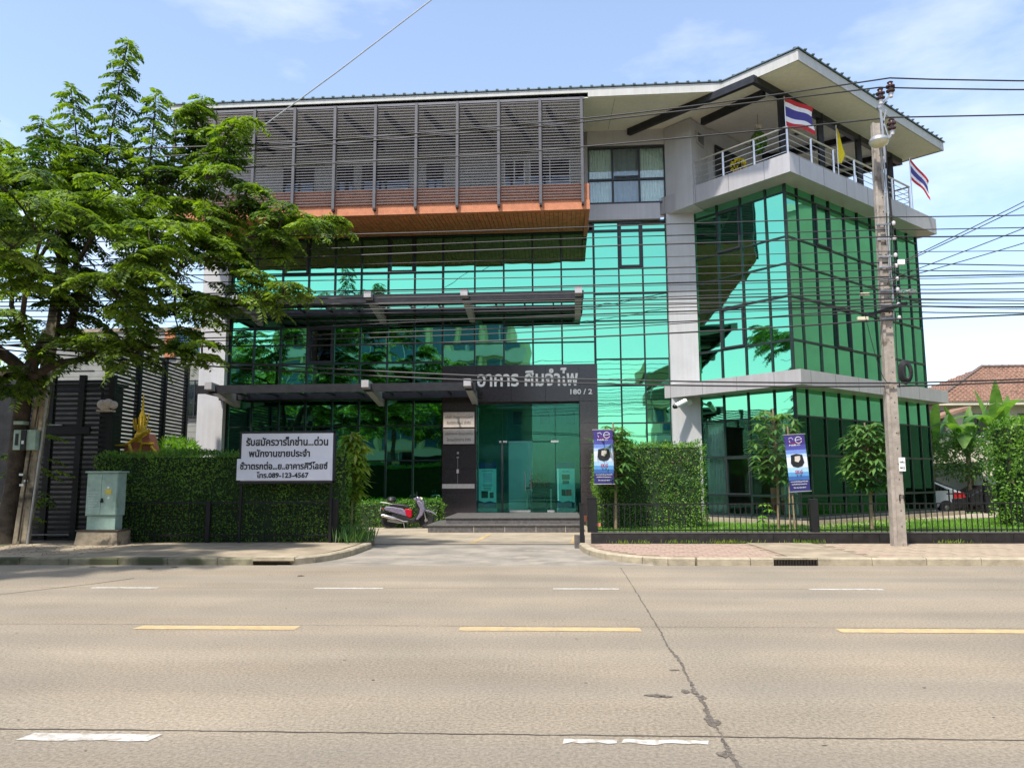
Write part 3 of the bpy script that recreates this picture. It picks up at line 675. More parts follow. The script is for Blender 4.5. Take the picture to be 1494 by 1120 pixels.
fascia((-13.0, 24.31), (1.45, 23.985), .15); fascia((1.45, 23.985), (5.85, 23.89)); fascia((5.85, 23.89), (7.62, 21.72), .34); fascia((7.62, 21.72), (16.26, 30.29), .34); fascia((16.26, 30.29), (14.83, 32.17), .34)
x = -12.9
while x < 16:
    if x < 5.83: y0 = 24.27+(x+13.1)*(23.85-24.27)/(5.83+13.1)
    elif x < 7.62: y0 = 23.85+(x-5.83)*(21.65-23.85)/(7.62-5.83)
    else: y0 = 21.65+(x-7.62)*(30.3-21.65)/(16.35-7.62)
    y1 = 39.9 if x < 10 else max(y0+.5, 40-(x-10)*(40-32.2)/4.9)
    if y1 > y0+.2:
        P = [(x, y0-.02), (x+.09, y0-.02), (x+.09, y1), (x, y1)]
        MB().prism(P, lambda a, b: rz(a, b, .001), lambda a, b: rz(a, b, .038)).build('roof_rib', 'roofmetal', B)
    x += .352
# soffit board joints
for x in (2.35, -1.0): MB().prism([(x, 24.2), (x+.012, 24.2), (x+.012, 26.9), (x, 26.9)], lambda a, b: rz(a, b, -.374), lambda a, b: rz(a, b, -.371)).build('soffit_joint', 'slat', B)
def sbeam(a, b, w_=.16, h=.24, o=-.49):
    return MB().bar((a[0], a[1], rz(a[0], a[1], o)), (b[0], b[1], rz(b[0], b[1], o)), w_, h).build('soffit_beam', 'bracket', B)
sbeam((3.11, 26.95), (6.62, 22.75)); sbeam((5.66, 26.15), (7.20, 23.85)); sbeam((6.62, 22.85), (15.0, 31.35)); sbeam((9.3, 30.2), (11.9, 28.2)); sbeam((11.6, 32.6), (14.1, 30.4))
sbeam((8.9, 29.9), (13.2, 34.2)); sbeam((10.6, 35.4), (14.9, 31.3))
for i, (x, y) in enumerate(((7.78, 24.03), (9.75, 26.02), (12.0, 28.3), (14.15, 30.48))): MB().box(x-.09, x+.09, y-.09, y+.09, 11.85, rz(x, y, -.4)).build('terrace_pillar', 'bracket', B)
for (x, y) in ((9.6, 27.9), (11.1, 29.3), (12.7, 30.9)):
    MB().lathe([(.11, 0), (.11, .03)], (x, y, rz(x, y, -.41)), 12).build('downlight', 'bracket', B)

# --- wing: slabs
oR, oL = .70, .78
def WP(s, t): return xy(Wg(s, t, 0))
def slab(z0, z1, s1, inset=.0):
    a = WP(-oL, -oR); b = WP(s1, -oR); c = WP(s1, 1.2); 
    # left end runs to the main facade plane
    tl = (27.15 - a[1])/math.sin(R(133)); d = (a[0]+tl*math.cos(R(133)), 27.15)
    return [a, b, c, (12.0, 33.5), (5.5, 33.0), (5.42, 27.6), (4.3, 27.15), d] if False else [a, b, c, (5.42, 30.5), (5.42, 27.15), d]
for (z0, z1, s1) in ((11.24, 11.87, 9.55), (4.46, 4.93, 9.45)):
    MB().prism(slab(z0, z1, s1), z0, z1).build('slab', 'alum', B)
    # cladding joints on the fascia
    s = .55
    while s < s1-oL:
        mb = WB(); mb.box(s-oL, s-oL+.012, -oR-.004, -oR+.01, z0, z1); mb.build('cladding_joint', 'slat', B); s += 1.45
    t = .9
    while t < 5.0:
        mb = WB(); mb.box(-oL-.004, -oL+.01, t-oR, t-oR+.012, z0, z1); mb.build('cladding_joint', 'slat', B); t += 1.35
# wing panes
SR = [0, .70, 1.71, 2.67, 3.68, 4.63, 5.59, 6.57, 7.55, 8.46, 9.26]; TL = [0, .71, 1.67, 2.62, 3.63]
ZU = [4.95, 6.03, 7.47, 8.55, 9.45, 10.95, 11.28]
ZL = [.42, 1.05, 2.33, 3.58, 4.48]
def fr_r(s, y, z): return Wg(s, y, z)
def fr_l(t, y, z): return Wg(y, t, z)      # x along left face, y inward
for i in range(len(SR)-1):
    for j in range(len(ZU)-1): pane(fr_r, SR[i], SR[i+1], 0, ZU[j], ZU[j+1])
    for j in range(len(ZL)-1): pane(fr_r, SR[i], SR[i+1], 0, ZL[j], ZL[j+1], 'mirror' if j == 3 else 'shopglass', tilt=.15)
    mull(SR[i], .4, 4.46, .05, fr_r, 0); mull(SR[i], 4.93, 11.26, .05, fr_r, 0)
mull(SR[-1], .4, 4.46, .08, fr_r, 0); mull(SR[-1], 4.93, 11.26, .08, fr_r, 0)
for i in range(len(TL)-1):
    for j in range(len(ZU)-1): pane(fr_l, TL[i], TL[i+1], 0, ZU[j], ZU[j+1])
    for j in range(len(ZL)-1): pane(fr_l, TL[i], TL[i+1], 0, ZL[j], ZL[j+1], 'mirror' if j == 3 else 'shopglass', tilt=.15)
    if i: mull(TL[i], .4, 4.46, .06, fr_l, 0); mull(TL[i], 4.93, 11.26, .06, fr_l, 0)
mull(TL[-1], .4, 4.46, .07, fr_l, 0); mull(TL[-1], 4.93, 11.26, .07, fr_l, 0)
for z in ZU[1:-1] + ZL[1:-1] + [.42]:
    ww = .075 if z in (6.03, 7.47, 2.33, 1.05) else .055
    trans(.03, 9.26, z, ww, fr_r, 0); trans(.03, 3.61, z, ww, fr_l, 0)
casement(fr_r, SR[2]+.02, SR[3]-.02, -.03, 9.47, 10.93, th=.06); casement(fr_r, SR[3]+.02, SR[4]-.02, -.03, 6.05, 7.45, th=.06)
casement(fr_l, TL[2]+.02, TL[3]-.02, -.03, 9.47, 10.93, th=.06); casement(fr_l, TL[2]+.02, TL[3]-.02, -.03, 6.05, 7.45, th=.06); casement(fr_l, TL[2]+.02, TL[3]-.02, -.03, 1.07, 2.31, th=.05)
# wing bodies behind the glass
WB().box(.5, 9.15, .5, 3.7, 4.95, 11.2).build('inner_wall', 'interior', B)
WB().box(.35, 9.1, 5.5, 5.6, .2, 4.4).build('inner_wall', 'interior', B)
WB().box(9.22, 9.35, .0, 8, .2, 11.2).build('side_wall', 'white', B)
MB().prism([WP(0, 0), WP(9.2, 0), WP(9.2, 5.5), WP(0, 5.5)], .2, .40).build('floor_slab', 'tile', B)
MB().prism([WP(-.75, -.75), WP(9.9, -.75), WP(9.9, .1), WP(.0, .1), WP(0, 3.7), WP(-.75, 3.7)], .0, .33).build('plinth', 'blackstone', B)
MB().prism([WP(-.80, -.80), WP(9.9, -.80), WP(9.9, -.752), WP(-.752, -.752), WP(-.752, 3.7), WP(-.80, 3.7)], .0, .345).build('edging', 'kerb', B)
for s in (1.15, 3.1, 8.2): WB().box(s, s+.5, .35, .85, .4, 3.58).build('inner_pillar', 'brownwall', B)
WB().box(4.6, 5.1, 1.0, 1.5, .4, 3.58).build('inner_pillar', 'white', B)
WB().box(5.4, 6.6, 1.3, 1.33, .45, 1.2).build('desk', 'panelwhite', B); WB().box(2.6, 3.05, 1.0, 1.3, .45, 1.25).build('desk', 'orange', B); WB().box(.9, 1.7, 1.2, 1.6, .45, 1.3).build('desk', 'brownwall', B)
curtain(fr_l, 2.85, 3.58, .25, .45, 3.5, 'curtainteal', .12, .04); curtain(fr_l, .2, .7, .25, .45, 1.9, 'curtainteal', .12, .03)
curtain(fr_r, 5.7, 6.4, .25, .45, 3.5, 'curtainteal', .12, .04); curtain(fr_r, 7.1, 7.9, .25, .45, 1.6, 'curtainteal', .12, .04); curtain(fr_r, .15, .8, .25, .45, 1.6, 'curtainteal', .12, .04)
# terrace railing
def railing(P, h=.95, gap=1.3, z=11.87):
    D = 0
    for a, b in zip(P[:-1], P[1:]):
        a = Vector((*a, z)); b = Vector((*b, z)); n = max(1, round((b-a).length/gap))
        for i in range(n+(1 if b == Vector((*P[-1], z)) else 0)):
            p = a.lerp(b, i/n); MB().bar(p, p+Vector((0, 0, h)), .06, .06).build('rail_post', 'steelrail', B)
        tube('handrail', 'steelrail', B, [a+Vector((0, 0, h)), b+Vector((0, 0, h))], .035, 8)
        for k in range(4): tube('rail_bar', 'steelrail', B, [a+Vector((0, 0, .14+k*.2)), b+Vector((0, 0, .14+k*.2))], .013, 6)
railing([WP(-.62, 3.05), WP(-.62, -.55), WP(7.75, -.55), WP(7.75, 1.2)])

# --- louvred balcony box
YB = 24.0; XB0, XB1 = -12.45, 1.36
bal_posts = [1.29-1.383*k for k in range(11)]
TB().box(XB0, XB1+.14, YB+.10, YB+.22, 10.42, 11.33).build('parapet', 'orange', B)
TB().box(XB0-.05, XB1+.16, YB+.04, YB+.10, 10.42, 10.74).build('fascia', 'orange', B)
TB().box(XB1+.02, XB1+.16, YB+.22, 26.99, 10.45, 11.36).build('parapet', 'orange', B)
TB().box(XB0, XB0+.12, YB+.22, 26.99, 10.45, 11.36).build('parapet', 'orange', B)
npl = 92
for i in range(npl):
    xa = XB0+.02+(XB1-XB0)*i/npl; xb = xa+(XB1-XB0)/npl-.014
    z0, z1 = 10.44, 10.66
    mb = TB(); n = mb.pts([(xa, YB+.23, z0), (xb, YB+.23, z0), (xb, 27.0, z1), (xa, 27.0, z1), (xa, YB+.23, z0+.03), (xb, YB+.23, z0+.03), (xb, 27.0, z1+.03), (xa, 27.0, z1+.03)])
    for q in ((0, 3, 2, 1), (4, 5, 6, 7), (0, 1, 5, 4), (1, 2, 6, 5), (2, 3, 7, 6), (3, 0, 4, 7)): mb.face([n+k for k in q])
    mb.build('soffit_plank', 'wood', B)
TB().box(XB0, XB1, YB+.2, 27.0, 10.72, 10.78).build('balcony_floor', 'interior', B)
nz_ = 36
for i in range(nz_):
    z = 10.80+i*(14.18-10.80)/(nz_-1)
    mb = TB(); n = mb.pts([(XB0, YB-.02, z-.014), (XB1, YB-.02, z-.014), (XB1, YB+.02, z+.004), (XB0, YB+.02, z+.004), (XB0, YB-.02, z+.010), (XB1, YB-.02, z+.010), (XB1, YB+.02, z+.024), (XB0, YB+.02, z+.024)])
    for q in ((0, 3, 2, 1), (4, 5, 6, 7), (0, 1, 5, 4), (1, 2, 6, 5), (2, 3, 7, 6), (3, 0, 4, 7)): mb.face([n+k for k in q])
    mb.build('slat', 'slat', B)
    if i % 1 == 0 and i > 5: TB().box(XB1-.04, XB1, YB+.06, 26.9, z-.015, z+.015).build('side_slat', 'slat', B)
for x in bal_posts:
    TB().box(x-.045, x+.045, YB-.10, YB-.025, 10.62, 14.27).build('post', 'postgrey', B)
    TB().box(x-.04, x+.04, YB-.10, YB+.045, 10.55, 10.615).build('bracket', 'bracket', B)
    # raking struts behind the slats
    if x < 1: MB(T).extr([(x+.20, YB+.25, 14.18), (x+.28, YB+.25, 14.18), (x+.28, YB+.25, 14.0), (x+.20, YB+.25, 14.0)], (0, 0, 0), (.75, 2.5, -.12)).build('strut', 'bracket', B)
TB().box(XB0, XB1+.04, YB-.03, YB+.05, 14.22, 14.30).build('top_rail', 'slat', B)

# --- sunshade canopies
def canopy(z, x0, x1, arms, light=False):
    yb, yf = 27.12, 25.0
    TB().box(x0, x1, yf, yf+.10, z-.12, z+.16).build('canopy_beam', 'bracket', B)
    TB().box(x0, x1, yf+.10, yf+1.25, z+.02, z+.09).build('canopy_plate', 'bracket', B)
    TB().box(x0, x1, 26.75, yb, z-.16, z+.06).build('canopy_beam', 'bracket', B)
    n = int((x1-x0)/1.0)
    for i in range(n+1):
        xx = x0+.03+(x1-x0-.09)*i/n; TB().box(xx, xx+.05, yf+.1, 26.75, z-.06, z+.01).build('canopy_rib', 'bracket', B)
    for x in arms:
        mb = TB(); h = .24
        n_ = mb.pts([(x-.12, yf-.28, z), (x+.12, yf-.28, z), (x+.12, yf-.28, z+h), (x-.12, yf-.28, z+h),
                     (x-.10, yb, z-.42), (x+.10, yb, z-.42), (x+.10, yb, z+.12), (x-.10, yb, z+.12)])
        for q in ((0, 1, 2, 3), (7, 6, 5, 4), (0, 4, 5, 1), (1, 5, 6, 2), (2, 6, 7, 3), (3, 7, 4, 0)): mb.face([n_+k for k in q])
        mb.build('canopy_arm', 'alum', B)
canopy(7.78, -11.9, 1.3, (-10.6, -6.0, -2.72, 1.12))
canopy(4.70, -11.9, -2.35, (-11.35, -6.02, -2.60))
# --- granite entrance portal
gx0, gx1 = -3.78, 1.80; ox0, ox1 = -2.54, 1.14; ztop = 5.72; zo = 4.38
def granite(x0, x1, z0, z1):
    TB().box(x0+.004, x1-.004, 26.95, 27.34, z0+.004, z1-.004).build('granite_panel', 'granite', B)
for a, b in ((gx0, ox0), (ox0, -1.3), (-1.3, -.07), (-.07, ox1), (ox1, gx1)):
    granite(a, b, 5.05, ztop); granite(a, b, zo, 5.05)
for z0, z1 in ((.40, 1.15), (1.15, 2.0), (2.0, 2.85), (2.85, 3.6), (3.6, zo)):
    granite(gx0, ox0, z0, z1); granite(ox1, gx1, z0, z1)
granite(gx0, ox0, .0, .40); granite(ox1, gx1, .0, .40)
TB().box(gx0+.02, gx1-.02, 27.345, 27.45, zo+.01, ztop).build('portal_backing', 'blackstone', B)
TB().box(gx0+.02, ox0-.07, 26.93, 26.949, 1.30, 1.46).build('engraved_band', 'plaque', B)
text('อาคาร ศิมจำไพ', 'letters', B, (-2.52, 26.945, 4.93), 3.62, .66, (1, 0, 0), extrude=.02, bold=.022, xf=T, res=3)
text('180 / 2', 'letters', B, (.82, 26.945, 4.62), .78, .19, (1, 0, 0), extrude=.02, bold=.02, xf=T)
for z0, l1, l2 in ((3.48, 'บริษัท ปัญญาเทคโนโลยี', 'กิตติชัยวัฒน์ จำกัด'), (2.88, 'บริษัทกลาง ปัญญาเทคโน', 'ไทยเอกวิศวการ จำกัด')):
    p = T(-3.74, 26.93, z0); pl = thing('name_plaque', p, 'pale company name plaque with two engraved lines, ' + ('upper' if z0 > 3 else 'lower') + ' of two beside the entrance', 'sign', 'company name plaques')
    box('plate', 'plaque', pl, -3.73, -2.62, 26.91, 26.945, z0, z0+.54, T)
    text(l1, 'ink', pl, (-3.66, 26.907, z0+.30), .98, .13, bold=.01, xf=T, extrude=.002); text(l2, 'ink', pl, (-3.60, 26.907, z0+.10), .86, .12, bold=.01, xf=T, extrude=.002)
ic = thing('door_entry_panel', T(-3.2, 26.93, 2.3), 'small steel door entry buttons on the dark granite under the plaques', 'intercom')
box('plate', 'galv', ic, -3.24, -3.17, 26.92, 26.945, 2.52, 2.60, T); box('plate', 'galv', ic, -3.25, -3.17, 26.92, 26.945, 2.38, 2.42, T); box('plate', 'plaque', ic, -3.25, -3.17, 26.92, 26.945, 1.84, 1.98, T); box('wire', 'galv', ic, -3.215, -3.205, 26.935, 26.945, 1.48, 2.38, T)
# --- lobby behind the entrance glass
TB().box(ox0-.6, ox0-.5, 27.5, 32, .4, 4.6).build('lobby_wall', 'lobby', B); TB().box(ox1+.3, ox1+.4, 27.5, 32, .4, 4.6).build('lobby_wall', 'lobby', B)
TB().box(ox0-.6, ox1+.4, 29.6, 29.7, .4, 4.6).build('lobby_wall', 'lobby', B); TB().box(ox0-.6, ox1+.4, 27.46, 32, 4.45, 4.55).build('lobby_ceiling', 'lobby', B)
TB().box(ox0-.6, ox1+.4, 27.46, 32, .36, .44).build('lobby_floor', 'tile', B)
TB().box(-1.52, -.62, 28.6, 28.68, .45, 3.05).build('lobby_panel', 'panelwhite', B)
for x in (-1.4, -.35, .65): TB().box(x, x+.36, 29.55, 29.59, 3.75, 4.25).build('lobby_vent', 'blackstone', B)
EG = [ox0, -1.64, .26, ox1]
for i in range(3):
    if i == 1:
        MB(T).box(EG[1]+.01, EG[2]-.01, 27.30, 27.312, 2.98, zo-.02).build('glass_pane', 'doorglass', B)
        MB(T).box(EG[1]+.01, -.70, 27.30, 27.312, .46, 2.94).build('glass_door', 'doorglass', B); MB(T).box(-.68, EG[2]-.01, 27.30, 27.312, .46, 2.94).build('glass_door', 'doorglass', B)
    else: MB(T).box(EG[i]+.01, EG[i+1]-.01, 27.30, 27.312, .46, zo-.02).build('glass_pane', 'doorglass', B)
TB().box(ox0, ox1, 27.28, 27.34, zo-.05, zo+.02).build('door_head', 'frame', B); TB().box(EG[1]-.05, EG[1]+.02, 27.27, 27.34, .45, 3.0).build('door_post', 'frame', B)
for x in (EG[1]-.12, EG[2]-.16): TB().box(x, x+.28, 27.285, 27.325, 2.93, 3.0).build('patch_fitting', 'chrome', B)
for x in (-.82, -.62): MB(T).tube([(x, 27.24, 1.2), (x, 27.24, 1.9)], .015, 6).build('door_handle', 'chrome', B)
TB().box(-1.4, -.65, 27.27, 27.33, .45, .52).build('kick_rail', 'chrome', B); TB().box(-.05, .2, 27.27, 27.33, .45, .52).build('kick_rail', 'chrome', B)
# --- entrance steps
st = thing('entrance_steps', (-1.3, 23.6, 0), 'two low dark granite steps in front of the glass entrance', 'steps')
box('step', 'granitestep', st, -3.70, 1.0, 23.42, 27.0, 0.006, .20); box('tread', 'granitestep', st, -3.73, 1.02, 23.39, 23.80, .203, .245, bevel=.006)
box('tread', 'granitestep', st, -3.73, -3.22, 23.80, 27.0, .203, .243, bevel=.006)
box('step', 'granitestep', st, -3.20, 1.0, 23.80, 27.3, .21, .40); box('tread', 'granitestep', st, -3.23, 1.02, 23.77, 27.3, .403, .445, bevel=.006)
for x in (-2.3, -1.35, -.4, .5): box('step_joint', 'plaque', st, x, x+.012, 23.415, 23.44, .02, .195)
# --- banners and table in the lobby
def rollup(x, lab):
    p = T(x, 27.65, .445); b = thing('rollup_banner', p, lab, 'banner', 'roll-up banners behind the entrance glass')
    box('banner_sheet', 'aqua', b, x, x+.64, 27.45, 27.46, .60, 2.22, T)
    box('banner_head', 'signblue', b, x, x+.64, 27.44, 27.449, 2.0, 2.22, T); box('banner_foot', 'signblue', b, x, x+.64, 27.44, 27.449, .60, .74, T)
    mb = TB(); mb.extr([(x, 27.445, .74), (x+.64, 27.445, .74), (x+.64, 27.445, .78), (x+.4, 27.445, .84), (x+.2, 27.445, .79), (x, 27.445, .86)], (0, -.002, 0), (0, 0, 0)); mb.build('wave_print', 'signblue', b)
    box('base', 'galv', b, x-.02, x+.66, 27.40, 27.52, .45, .59, T)
    return b
b1 = rollup(-2.52, 'aqua roll-up banner with a framed diagram, behind the glass beside the plaques'); b2 = rollup(.30, 'aqua roll-up banner with stacked product pictures, behind the glass beside the flower table')
box('picture', 'signlight', b1, -2.36, -2.03, 27.443, 27.449, 1.5, 1.85, T); box('picture', 'blackplastic', b1, -2.42, -2.18, 27.443, 27.449, .95, 1.2, T); box('picture', 'granitestep', b1, -2.12, -1.98, 27.443, 27.449, .95, 1.15, T)
for i in range(4): box('text_line', 'signblue', b1, -2.38+i*.02, -2.02-i*.02, 27.443, 27.449, 1.42-i*.06, 1.44-i*.06, T)
text('สมัครงาน', 'signblue', b1, (-2.4, 27.443, 1.90), .4, .06, xf=T)
box('picture', 'blackplastic', b2, .48, .76, 27.443, 27.449, 1.60, 1.78, T); box('picture', 'granitestep', b2, .5, .74, 27.443, 27.449, 1.45, 1.57, T); box('picture', 'scred', b2, .62, .82, 27.443, 27.449, 1.02, 1.25, T); box('picture', 'blackplastic', b2, .46, .61, 27.443, 27.449, 1.02, 1.25, T)
text('สินค้า', 'signblue', b2, (.5, 27.443, 1.86), .24, .06, xf=T)
tb = thing('display_table', T(-.35, 28.0, .445), 'dark wooden table with glass top and ornaments inside the entrance', 'table')
box('table_top', 'bracket', tb, -.85, .12, 27.50, 28.05, 1.28, 1.33, T)
for x in (-.82, .05):
    for y in (27.53, 27.99): box('leg', 'plaque', tb, x, x+.05, y, y+.05, .45, 1.28, T)
box('shelf', 'bracket', tb, -.82, .1, 27.53, 28.03, .55, .60, T); box('case', 'blackstone', tb, -.6, -.1, 27.6, 27.95, .60, 1.15, T)
fl = thing('flower_arrangement', T(-.35, 27.72, 1.33), 'red flower arrangement with green leaves on the table inside the entrance', 'flowers')
c0 = T(-.35, 27.72, 1.36)
MB().lathe([(.12, 0), (.16, .06), (.14, .10)], (c0[0], c0[1], 1.33), 12).build('bowl', 'granitestep', fl)
lb = LB(); n = 260; d = rng.normal(0, 1, (n, 3)); d[:, 2] = np.abs(d[:, 2])*.9; d = nrm(d); lb.add(np.array(c0)+d*np.array([.34, .2, .22])*rng.uniform(.5, 1, (n, 1)), d, rng.normal(0, 1, (n, 3)), .09, .06); lb.build('blossoms', 'flagred', fl)
lb = LB(); n = 160; d = rng.normal(0, 1, (n, 3)); d[:, 2] = np.abs(d[:, 2])*1.6; d = nrm(d); lb.add(np.array(c0)+np.array([0, 0, .1])+d*np.array([.28, .2, .34])*rng.uniform(.6, 1, (n, 1)), d, rng.normal(0, 1, (n, 3)), .12, .05); lb.build('foliage', 'bigleaf', fl)
# security camera and hanging plant
sc = thing('security_camera', (4.75, 26.9, 4.2), 'white bullet security camera on the pale column under the lower ledge', 'camera')
MB().lathe([(.10, 0), (.10, .08)], (5.0, 26.84, 4.28), 12, 'y').build('mount', 'panelwhite', sc)
bar('arm', 'panelwhite', sc, (5.0, 26.82, 4.28), (4.72, 26.55, 4.22), .06)
MB().tube([(4.82, 26.6, 4.30), (4.42, 26.38, 4.10)], [.10, .09], 10).build('housing', 'panelwhite', sc); MB().tube([(4.42, 26.38, 4.10), (4.36, 26.345, 4.07)], [.095, .07], 10).build('lens', 'blackplastic', sc)
hp = thing('hanging_plant', (7.55, 25.9, 13.2), 'green plant hanging in a basket from the terrace ceiling', 'plant')
tube('hook', 'galv', hp, [(7.55, 25.9, rz(7.55, 25.9, -.37)), (7.55, 25.9, 14.0)], .012)
MB().lathe([(.12, 0), (.14, .14)], (7.55, 25.9, 13.86), 12).build('basket', 'plaque', hp)
lb = LB(); n = 520; a = rng.uniform(0, 6.28, n); h = rng.uniform(0, 1, n); rad = .30*np.sin(np.clip(h*3.0, .25, 2.9)); P = np.c_[7.55+rad*np.cos(a)*.9, 25.9+rad*np.sin(a)*.9, 13.92-h*.85]
lb.add(P, np.c_[np.cos(a)*.5, np.sin(a)*.5, -np.ones(n)], np.c_[np.cos(a), np.sin(a), np.zeros(n)], .13, .05); lb.build('foliage', 'hedgeleaf', hp)
tp = thing('potted_plant', (*WP(.2, 1.2), 11.87), 'small yellow flowering pot plant on the terrace behind the rail', 'plant')
MB().lathe([(.10, 0), (.15, .22)], (*WP(-.25, 1.5), 11.87), 10).build('pot', 'brownwall', tp)
lb = LB(); n = 160; d = nrm(rng.normal(0, 1, (n, 3))); lb.add(np.array(Wg(-.25, 1.5, 12.28))+d*.2, d, rng.normal(0, 1, (n, 3)), .1, .06); lb.build('foliage', 'flagyellow', tp)
for i, (s, t, l) in enumerate(((1.2, 2.2, 'dark wooden terrace chair beside the yellow pot plant'), (3.7, .9, 'dark wicker terrace chair behind the railing near the corner pillar'))):
    c = Wg(s, t, 11.87); ch = thing('terrace_chair', c, l, 'chair', 'chairs on the terrace')
    x, y, z = c
    box('seat', 'brownwall', ch, x-.25, x+.25, y-.25, y+.25, z+.40, z+.46); box('backrest', 'bracket', ch, x-.25, x+.25, y+.2, y+.26, z+.46, z+.95)
    for dx in (-.23, .19):
        for dy in (-.23, .19): box('leg', 'bracket', ch, x+dx, x+dx+.04, y+dy, y+dy+.04, z, z+.40)
# flags
def flag(name, label, base, top, w_, h, direction, mats, rows, droop=0, wave=.08, pole_r=.018, limp=False):
    f = thing('flag', base, label, 'flag', 'flags along the terrace railing')
    tube('flagpole', 'steelrail', f, [base, top], pole_r, 8)
    mb = MB(); nx = 14; tot = sum(r for r, _ in rows); zt = top[2]-.03; D = Vector(direction).normalized(); perp = Vector((-D.y, D.x, 0))
    zs = [0]
    if limp: rows = [(1, 0)]*6; tot = 6
    for r, _ in rows: zs += [zs[-1]+r/2/tot, zs[-1]+r/tot]
    for z in zs:
        for i in range(nx+1):
            u = i/nx; off = wave*math.sin(u*6.5+z*2.0)*u**.6
            p = Vector((top[0], top[1], zt)) + D*(w_*u*(1-.05*math.sin(z*5))*((.12+1.1*z if z < .7 else .89-1.6*(z-.7)) if limp else 1)) + perp*off + Vector((0, 0, -z*h*(1-.12*u) - droop*u**1.1*w_ + .03*math.sin(u*7+z*3)))
            mb.pts([tuple(p)])
    k = nx+1
    for j in range(len(zs)-1):
        mb.mi = rows[j//2][1]
        for i in range(nx): mb.face([j*k+i, (j+1)*k+i, (j+1)*k+i+1, j*k+i+1])
    mb.smooth = True; o = mb.build('cloth', mats, f)
    return f
th = [(1, 0), (1, 1), (2, 2), (1, 1), (1, 0)]
c = Wg(-.62, -.55, 11.87); flag('f', 'large red, white and blue striped flag flying at the terrace corner', c, (c[0]-.02, c[1], 13.86), .95, .98, (1, .1, 0), ['flagred', 'flagwhite', 'flagblue'], th, .38)
c = Wg(2.35, -.62, 11.87); flag('f', 'plain yellow pennant flag hanging limp on the terrace railing', c, (c[0], c[1], 13.72), .40, 1.32, (1, .3, 0), ['flagyellow'], [(1, 0)], .35, .06, limp=True)
c = Wg(7.80, -.62, 11.87); flag('f', 'small red, white and blue flag drooping at the far end of the terrace', c, (c[0], c[1], 14.0), .85, .85, (1, .3, 0), ['flagred', 'flagwhite', 'flagblue'], th, 1.0, .06)


# ------------------------------------------------------------------ hedges
def hedge(name, label, cat, x0, x1, y0, y1, z0, z1, dens=620, leaf=.062, m='hedgeleaf', rough=.06, top=True, parent=None):
    h = thing(name, ((x0+x1)/2, (y0+y1)/2, z0), label, cat)
    e = .07
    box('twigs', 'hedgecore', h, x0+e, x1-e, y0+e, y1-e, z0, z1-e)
    lb = LB()
    def face(n, gen, nor):
        n = int(n); P = gen(n); nor = np.array(nor, float)
        # shallow bumps over the clipped surface
        bump = .05*np.sin(P[:, 0]*1.3+1)+.035*np.sin(P[:, 0]*3.1+P[:, 2]*2.3)+.03*np.sin(P[:, 0]*7.7-P[:, 1]*4)+.02*np.sin(P[:, 2]*9+P[:, 0]*5)
        P = P + nor*(bump+rng.uniform(-.07, rough, n))[:, None]
        D = rng.normal(0, .7, (n, 3)) + nor*.45 + np.array([0, 0, .25]); N = nor*.9 + rng.normal(0, .45, (n, 3))
        lb.add(P, D, N, leaf*rng.uniform(.55, 1.5, n), leaf*.55)
    W_, Dp, H = x1-x0, y1-y0, z1-z0
    face(W_*H*dens, lambda n: np.c_[rng.uniform(x0, x1, n), np.full(n, y0), rng.uniform(z0, z1, n)], (0, -1, 0))
    face(W_*Dp*dens*.9, lambda n: np.c_[rng.uniform(x0, x1, n), rng.uniform(y0, y1, n), np.full(n, z1)], (0, 0, 1))
    face(Dp*H*dens, lambda n: np.c_[np.full(n, x0), rng.uniform(y0, y1, n), rng.uniform(z0, z1, n)], (-1, 0, 0))
    face(Dp*H*dens, lambda n: np.c_[np.full(n, x1), rng.uniform(y0, y1, n), rng.uniform(z0, z1, n)], (1, 0, 0))
    # stray shoots on top
    n = int(W_*60); P = np.c_[rng.uniform(x0, x1, n), rng.uniform(y0, y1, n), np.full(n, z1)+rng.uniform(0, .10, n)]
    lb.add(P, np.c_[rng.normal(0, .4, n), rng.normal(0, .4, n), np.ones(n)], rng.normal(0, 1, (n, 3)), leaf*1.3, leaf*.5)
    lb.build('foliage', m, h)
    n = int(W_*H*9); lb2 = LB(); P = np.c_[rng.uniform(x0, x1, n), np.full(n, y0-.05), rng.uniform(z0, z1, n)]
    lb2.add(P, rng.normal(0, 1, (n, 3)), rng.normal(0, .5, (n, 3))+np.array([0, -1, 0]), leaf*1.2, leaf*.7); lb2.build('dry_leaves', 'litter', h)
    return h
hedge('hedge', 'long tall clipped hedge behind the white sign board left of the driveway', 'hedge', -11.35, -5.02, 18.55, 20.1, .1, 2.26)
hedge('hedge', 'tall clipped hedge block between the entrance and the corner wing', 'hedge', 1.42, 4.42, 22.0, 23.2, .2, 2.58)
hedge('hedge', 'low clipped hedge behind the parked scooter along the glass', 'hedge', -7.3, -3.72, 26.0, 26.8, 0, .82, 500)
hedge('hedge', 'dense tall bright bush at the far side of the lawn', 'hedge', 13.25, 17.5, 22.6, 23.5, .2, 3.15, 420, .10, 'hedgeleaf', .22)
